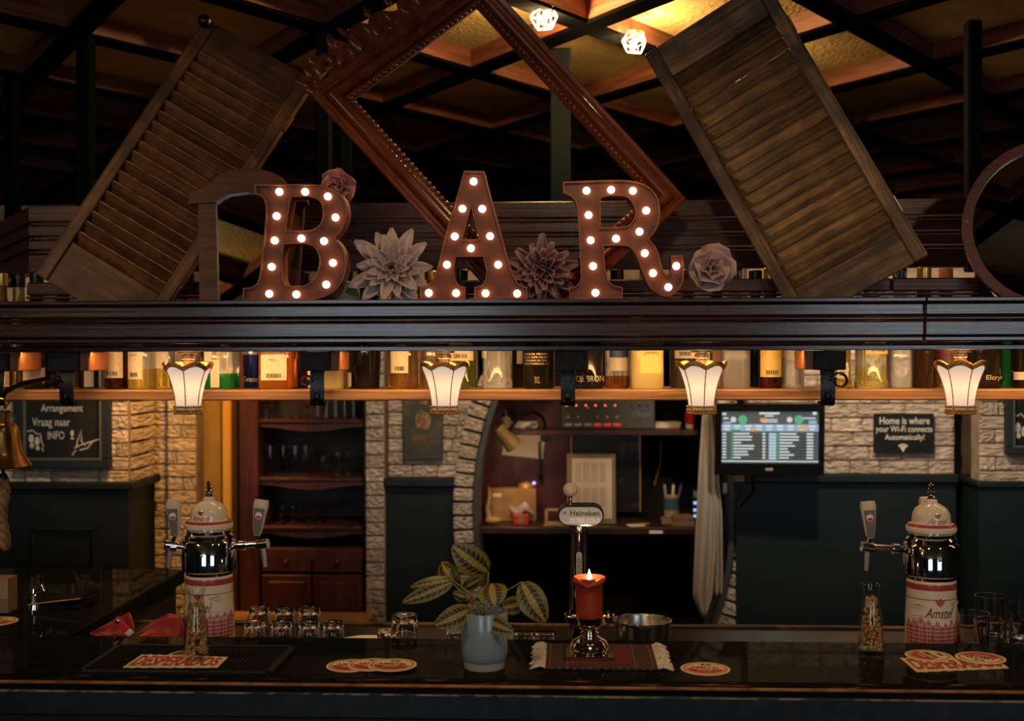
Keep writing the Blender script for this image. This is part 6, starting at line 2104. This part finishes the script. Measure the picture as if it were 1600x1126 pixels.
for i in range(3):
    for j in range(2):
        MB().lathe([(.006, 0), (.005, .008), (.001, .009)], 10, M=Matrix.Translation((W / 2 - .03 - .034 * i, 0, H - .04 - .04 * j)) @ Matrix.Rotation(PI / 2, 4, 'X')).build('dial', BLACK, mx_)
mb = MB(); add_text(mb, 'Onyx', W / 2 - .055, .062, -.0012, .085, .034, shear=.4); mb.build('lettering', pm('blue_print', (.06, .16, .22), rough=.5), mx_)
# papers and shelf clutter
for (x0, x1, y0, lab) in ((796, 838, 668, 'stack of white papers left of the mixing desk'), (1026, 1066, 666, 'folded white napkins right of the mixing desk')):
    a, b = at(x0, 670, 5.12), at(x1, 670, 5.12)
    t = thing('paper_stack', lab, 'papers', ((a.x + b.x) / 2, 5.25, BOZ))
    for j in range(4):
        MB().box(-(b.x - a.x) / 2, (b.x - a.x) / 2, -.05, .05, .006 * j, .006 * j + .0055, .001, M=Matrix.Rotation(random.uniform(-.15, .15), 4, 'Z')).build('sheet', PAPER, t)
c = at(1078, 668, 5.12)
t = thing('squeeze_bottle', 'small red and white bottle at the right end of the niche shelf', 'bottle', (c.x, 5.12, BOZ))
MB().lathe([(.016, 0), (.018, .003), (.018, .02), (.017, .022)], 16).build('foot', WHITE, t)
MB().lathe([(.018, .021), (.02, .03), (.02, .07), (.010, .082), (.006, .1)], 16).build('body', RED, t)
# gooseneck lamp
c = at(790, 682, 5.0)
lp = thing('gooseneck_lamp', 'brass spot lamp on a bent black arm in the niche', 'lamp', (at(852, 690, 5.15).x, 5.15, at(852, 682, 5.15).z))
ax = Vector((-.62, -.25, .72)).normalized()
hc_ = Vector(c) - Vector(lp.location)
Mh = Matrix.Translation(hc_) @ ax.to_track_quat('Z', 'Y').to_matrix().to_4x4()
MB().lathe([(.036, -.055), (.038, -.053), (.034, -.03), (.027, .0), (.026, .045), (.022, .05), (.001, .051)], 24, M=Mh, cap=False).build('lamp_head', pm('lamp_brass', (.42, .27, .10), rough=.4, metal=.4), lp)
arm_p = [(0, 0, .0), (.0, 0, .05), (-.012, -.01, .085), (-.05, -.03, .108), (-.1, -.06, .1), (hc_.x + .01, hc_.y + .03, hc_.z + .02)]
MB().tube(arm_p, .008, 10).build('arm', BLACK, lp)
MB().box(-.02, .02, -.02, .03, -.02, .012, .003).build('clamp', BLACK, lp)
MB().ball(tuple(hc_ + ax * -.035), .016, 10, 8).build('bulb', glow('spot_bulb', (1, .7, .4), 12), lp)
point('gooseneck_light', Vector(lp.location) + hc_ - ax * .062, 1.0, (1, .6, .3), .015)
c = at(790, 655, 5.1)
t = thing('jar', 'small pale jar behind the brass spot lamp', 'jar', (at(790, 655, 5.14).x, 5.14, BOZ))
MB().lathe([(.022, 0), (.024, .003), (.024, .04), (.014, .05), (.014, .056)], 18).build('body', pm('jar_beige', (.35, .28, .2), rough=.4), t)
MB().lathe([(.016, .056), (.016, .07), (.005, .072), (.006, .08)], 16).build('lid', CHROME, t)
# pinned sheet, dark picture, sheet in stand
a, b = at(786, 714, YN - .015), at(850, 678, YN - .015)
t = thing('pinned_sheet', 'sheet of paper pinned to the burgundy niche wall', 'paper', ((a.x + b.x) / 2, YN - .004, (a.z + b.z) / 2), (0, math.radians(6), 0))
W, H = b.x - a.x, b.z - a.z
MB().box(-W / 2, W / 2, -.001, .001, -H / 2, H / 2).build('sheet', PAPER, t)
for j in range(5): MB().box(-W * .1, W * .38, -.0016, -.0011, H * (.34 - .13 * j), H * (.36 - .13 * j)).build('print_line', pm('faint_ink', (.4, .3, .22), rough=.7), t)
a, b = at(894, 782, 5.27), at(999, 677, 5.27)
t = thing('dark_photograph', 'framed dark photograph leaning at the back of the niche', 'picture', ((a.x + b.x) / 2, 5.27, DKZ + .03))
W, H = b.x - a.x, b.z - DKZ - .03
MB().box(-W / 2, W / 2, 0, .012, 0, H).build('print', pm('dark_print', (.012, .011, .012), rough=.25, noise=(9, (.10, .075, .055), (.55, .75))), t)
for (p, q, r, s) in ((-W / 2 - .006, -W / 2, 0, H), (W / 2, W / 2 + .006, 0, H), (-W / 2 - .006, W / 2 + .006, H, H + .006)):
    MB().box(p, q, -.006, .014, r, s, .002).build('frame_bar', GOLD, t)
a, b = at(886, 806, 5.12), at(962, 709, 5.12)
t = thing('menu_stand', 'clear stand holding a printed sheet on the niche desk', 'menu', ((a.x + b.x) / 2, 5.12, DKZ), (math.radians(-5), 0, 0))
W, H = b.x - a.x, b.z - DKZ
MB().box(-W / 2, W / 2, 0, .004, .0, H, .001).build('acrylic', pm('acrylic', (.55, .42, .3), rough=.1, trans=.5), t)
MB().box(-W / 2 + .022, W / 2 - .016, -.002, -.0005, .02, H - .02).build('sheet', PAPER, t)
for r_ in range(2):
    for j in range(4):
        for l_ in range(9):
            zz = H - .045 - r_ * .105 - l_ * .009
            MB().box(-W / 2 + .034 + j * .035, -W / 2 + .060 + j * .035, -.0026, -.002, zz, zz + .003).build('print_line', MATS['faint_ink'], t)
MB().box(-W / 2, W / 2, -.03, .03, -.0002, .004, .001).build('foot', MATS['acrylic'], t)
# desk clutter
a, b = at(763, 790, 5.16), at(840, 768, 5.16)
t = thing('wooden_box', 'light wooden box with a label plate at the left of the niche desk', 'box', ((a.x + b.x) / 2, 5.2, DKZ))
MB().box(-.10, .10, -.04, .04, .0, .14, .003).build('box_body', pm('box_wood', (.36, .21, .09), rough=.5, noise=(20, (.28, .15, .06))), t)
MB().box(-.088, -.05, -.043, -.040, .105, .122, .001).build('label_plate', pm('plate_cream', (.7, .6, .45), rough=.5), t)
bgx = at(815, 790, 5.1)
mb = MB().ball((bgx.x, 5.12, DKZ + .055), .05, 14, 10, (1.15, .4, .42))
for p in mb.v: p.z += .012 * math.sin(p.x * 90) + .006 * math.sin(p.y * 150 + p.x * 60)
mb.single('plastic_bag', pm('bag_film', (.45, .36, .34), rough=.3, trans=.2), 'crumpled plastic bag in front of the wooden box', 'bag')
c = at(814, 819, 5.06)
t = thing('tea_box', 'small red box with an oval label on the niche desk', 'box', (c.x, 5.06, DKZ))
MB().box(-.033, .033, 0, .04, 0, .042, .002).build('carton', RED, t)
MB().poly([(.018 * math.cos(q * PI / 9), .021 + .014 * math.sin(q * PI / 9)) for q in range(18)], -.0008).build('oval_label', pm('oval_green', (.25, .22, .1), rough=.5), t)
c = at(765, 815, 5.05)
t = thing('wooden_figure', 'pale carved wooden hand ornament at the left end of the niche desk', 'ornament', (c.x, 5.08, DKZ))
MB().tube([(-.005, 0, .16), (-.002, 0, .12), (-.012, 0, .07), (-.002, 0, .02)], [.004, .008, .010, .014], 10).build('upright', pm('pale_wood', (.42, .25, .11), rough=.5), t)
MB().ball((.015, -.01, .018), .03, 14, 8, (1.2, .8, .55)).build('base', MATS['pale_wood'], t)
c = at(868, 818, 5.08)
t = thing('small_frame', 'small wooden frame lying behind the oval tap sign', 'picture frame', (c.x, 5.1, DKZ), (math.radians(-12), 0, 0))
for (p, q, r, s) in ((-.045, -.033, 0, .065), (.033, .045, 0, .065), (-.045, .045, .053, .065), (-.045, .045, 0, .010)):
    MB().box(p, q, 0, .012, r, s, .002).build('frame_bar', MATS['pale_wood'], t)
c = at(857, 820, 5.03)
MB().box(c.x - .02, c.x + .10, 5.02, 5.06, DKZ, DKZ + .008, .002).single('wooden_ruler', MATS['pale_wood'], 'flat wooden strip along the front of the niche desk', 'ruler')
c = at(1050, 800, 5.12)
t = thing('pen_cup', 'blue mug holding pens on the niche desk', 'cup', (c.x, 5.14, DKZ + .022))
MB().lathe([(.026, 0), (.03, .004), (.032, .035), (.033, .095), (.030, .095), (.028, .01), (.001, .008)], 24).build('mug', pm('mug_cream', (.42, .36, .3), rough=.4), t)
MB().lathe([(.0325, .036), (.0336, .085)], 24, cap=False).build('blue_band', pm('mug_blue', (.06, .16, .24), rough=.4), t)
for (dx, ang, m_, nm) in ((-.015, .12, 'pen_cream', (.5, .42, .36)), (.0, -.06, 'pen_white', (.6, .58, .55)), (.012, -.22, 'pen_purple', (.12, .05, .2))):
    pn = thing('pen', {'pen_cream': 'cream pen leaning left in the blue mug', 'pen_white': 'white pen upright in the blue mug', 'pen_purple': 'purple pen leaning right in the blue mug'}[m_], 'pen', (c.x + dx, 5.14, DKZ + .034), (0, -ang, 0), group='pens in the mug')
    MB().tube([(0, 0, 0), (0, 0, .13)], .0055, 8).build('barrel', pm(m_, nm, rough=.4), pn)
    MB().tube([(0, 0, .13), (0, 0, .142)], [.005, .002], 8).build('tip', BLACK, pn)
MB().box(c.x - .045, c.x + .045, 5.09, 5.19, DKZ, DKZ + .0215, .002).single('tin', pm('tin_tan', (.34, .26, .19), rough=.5), 'flat tan tin under the blue mug', 'tin')
c = at(1067, 815, 5.06)
t = thing('notebook_stack', 'stack of pinkish notebooks at the right of the niche desk', 'notebooks', (c.x, 5.06, DKZ))
MB().box(-.046, .046, -.03, .06, .0, .022, .002).build('lower_book', pm('book_pink', (.34, .24, .2), rough=.6), t)
MB().box(-.042, .042, -.028, .058, .0225, .042, .002, M=Matrix.Rotation(.08, 4, 'Z')).build('upper_book', pm('book_tan', (.30, .20, .15), rough=.6), t)
c = at(995, 819, 5.06)
t = thing('note_card', 'note card lying on the niche desk', 'card', (c.x, 5.06, DKZ), (0, 0, .25))
MB().box(-.04, .03, -.03, .03, 0, .003, .001).build('card', PAPER, t)
MB().box(.012, .055, -.005, .005, .0035, .010, .002).build('clip', GOLD, t)
a = at(1025, 831, YD0 - .002)
MB().box(a.x - .028, a.x + .028, YD0 - .003, YD0 - .0005, a.z - .007, a.z + .006, .001).single('drawer_tag', WHITE, 'small white tag on the front of the niche desk', 'tag')
c = at(1088, 818, 5.0)
t = thing('phone_base', 'black phone base with blue lit keys beside the towel', 'phone', (at(1088, 800, 5.1).x, 5.1, DKZ))
MB().box(-.02, .02, 0, .05, 0, .15, .006).build('casing', BLACK, t)
for zz in (.03, .055, .085): MB().box(-.012, .012, -.002, 0, zz, zz + .012, .001).build('lit_key', glow('blue_key', (.35, .5, 1), 1.2), t)
MB().box(-.012, .012, -.002, 0, .115, .14, .001).build('display', pm('display_grey', (.25, .25, .25), rough=.4), t)
c = at(822, 762, 5.2)
t = thing('card_terminal', 'small gadget with a blue light on the wooden box', 'gadget', (c.x, 5.2, DKZ + .1405))
MB().lathe([(.03, 0), (.032, .004), (.028, .02), (.01, .026), (.001, .027)], 20, sx=1.1).build('casing', GOLD, t)
MB().ball((.035, -.005, .022), .007, 10, 8).build('blue_light', glow('blue_led', (.35, .3, 1), 2.5), t)
mb = MB(); p0, p1 = at(1033, 690, YN - .03), at(1022, 758, YN - .03)
mb.tube([p0, (p0 + p1) / 2 + Vector((.012, 0, 0)), p1], .004, 6).single('hanging_cable', pm('brown_cable', (.28, .13, .05), rough=.5), 'brown cable hanging down the niche wall', 'cable')
mb = MB(); p0, p1 = at(842, 690, YN - .03), at(844, 740, YN - .03)
mb.tube([p0, (p0 + p1) / 2, p1], .004, 6).tube([p1, p1 + Vector((0, 0, -.03))], .009, 8).single('lamp_cord', BLACK, 'black lamp cord with a switch hanging in the niche', 'cable')
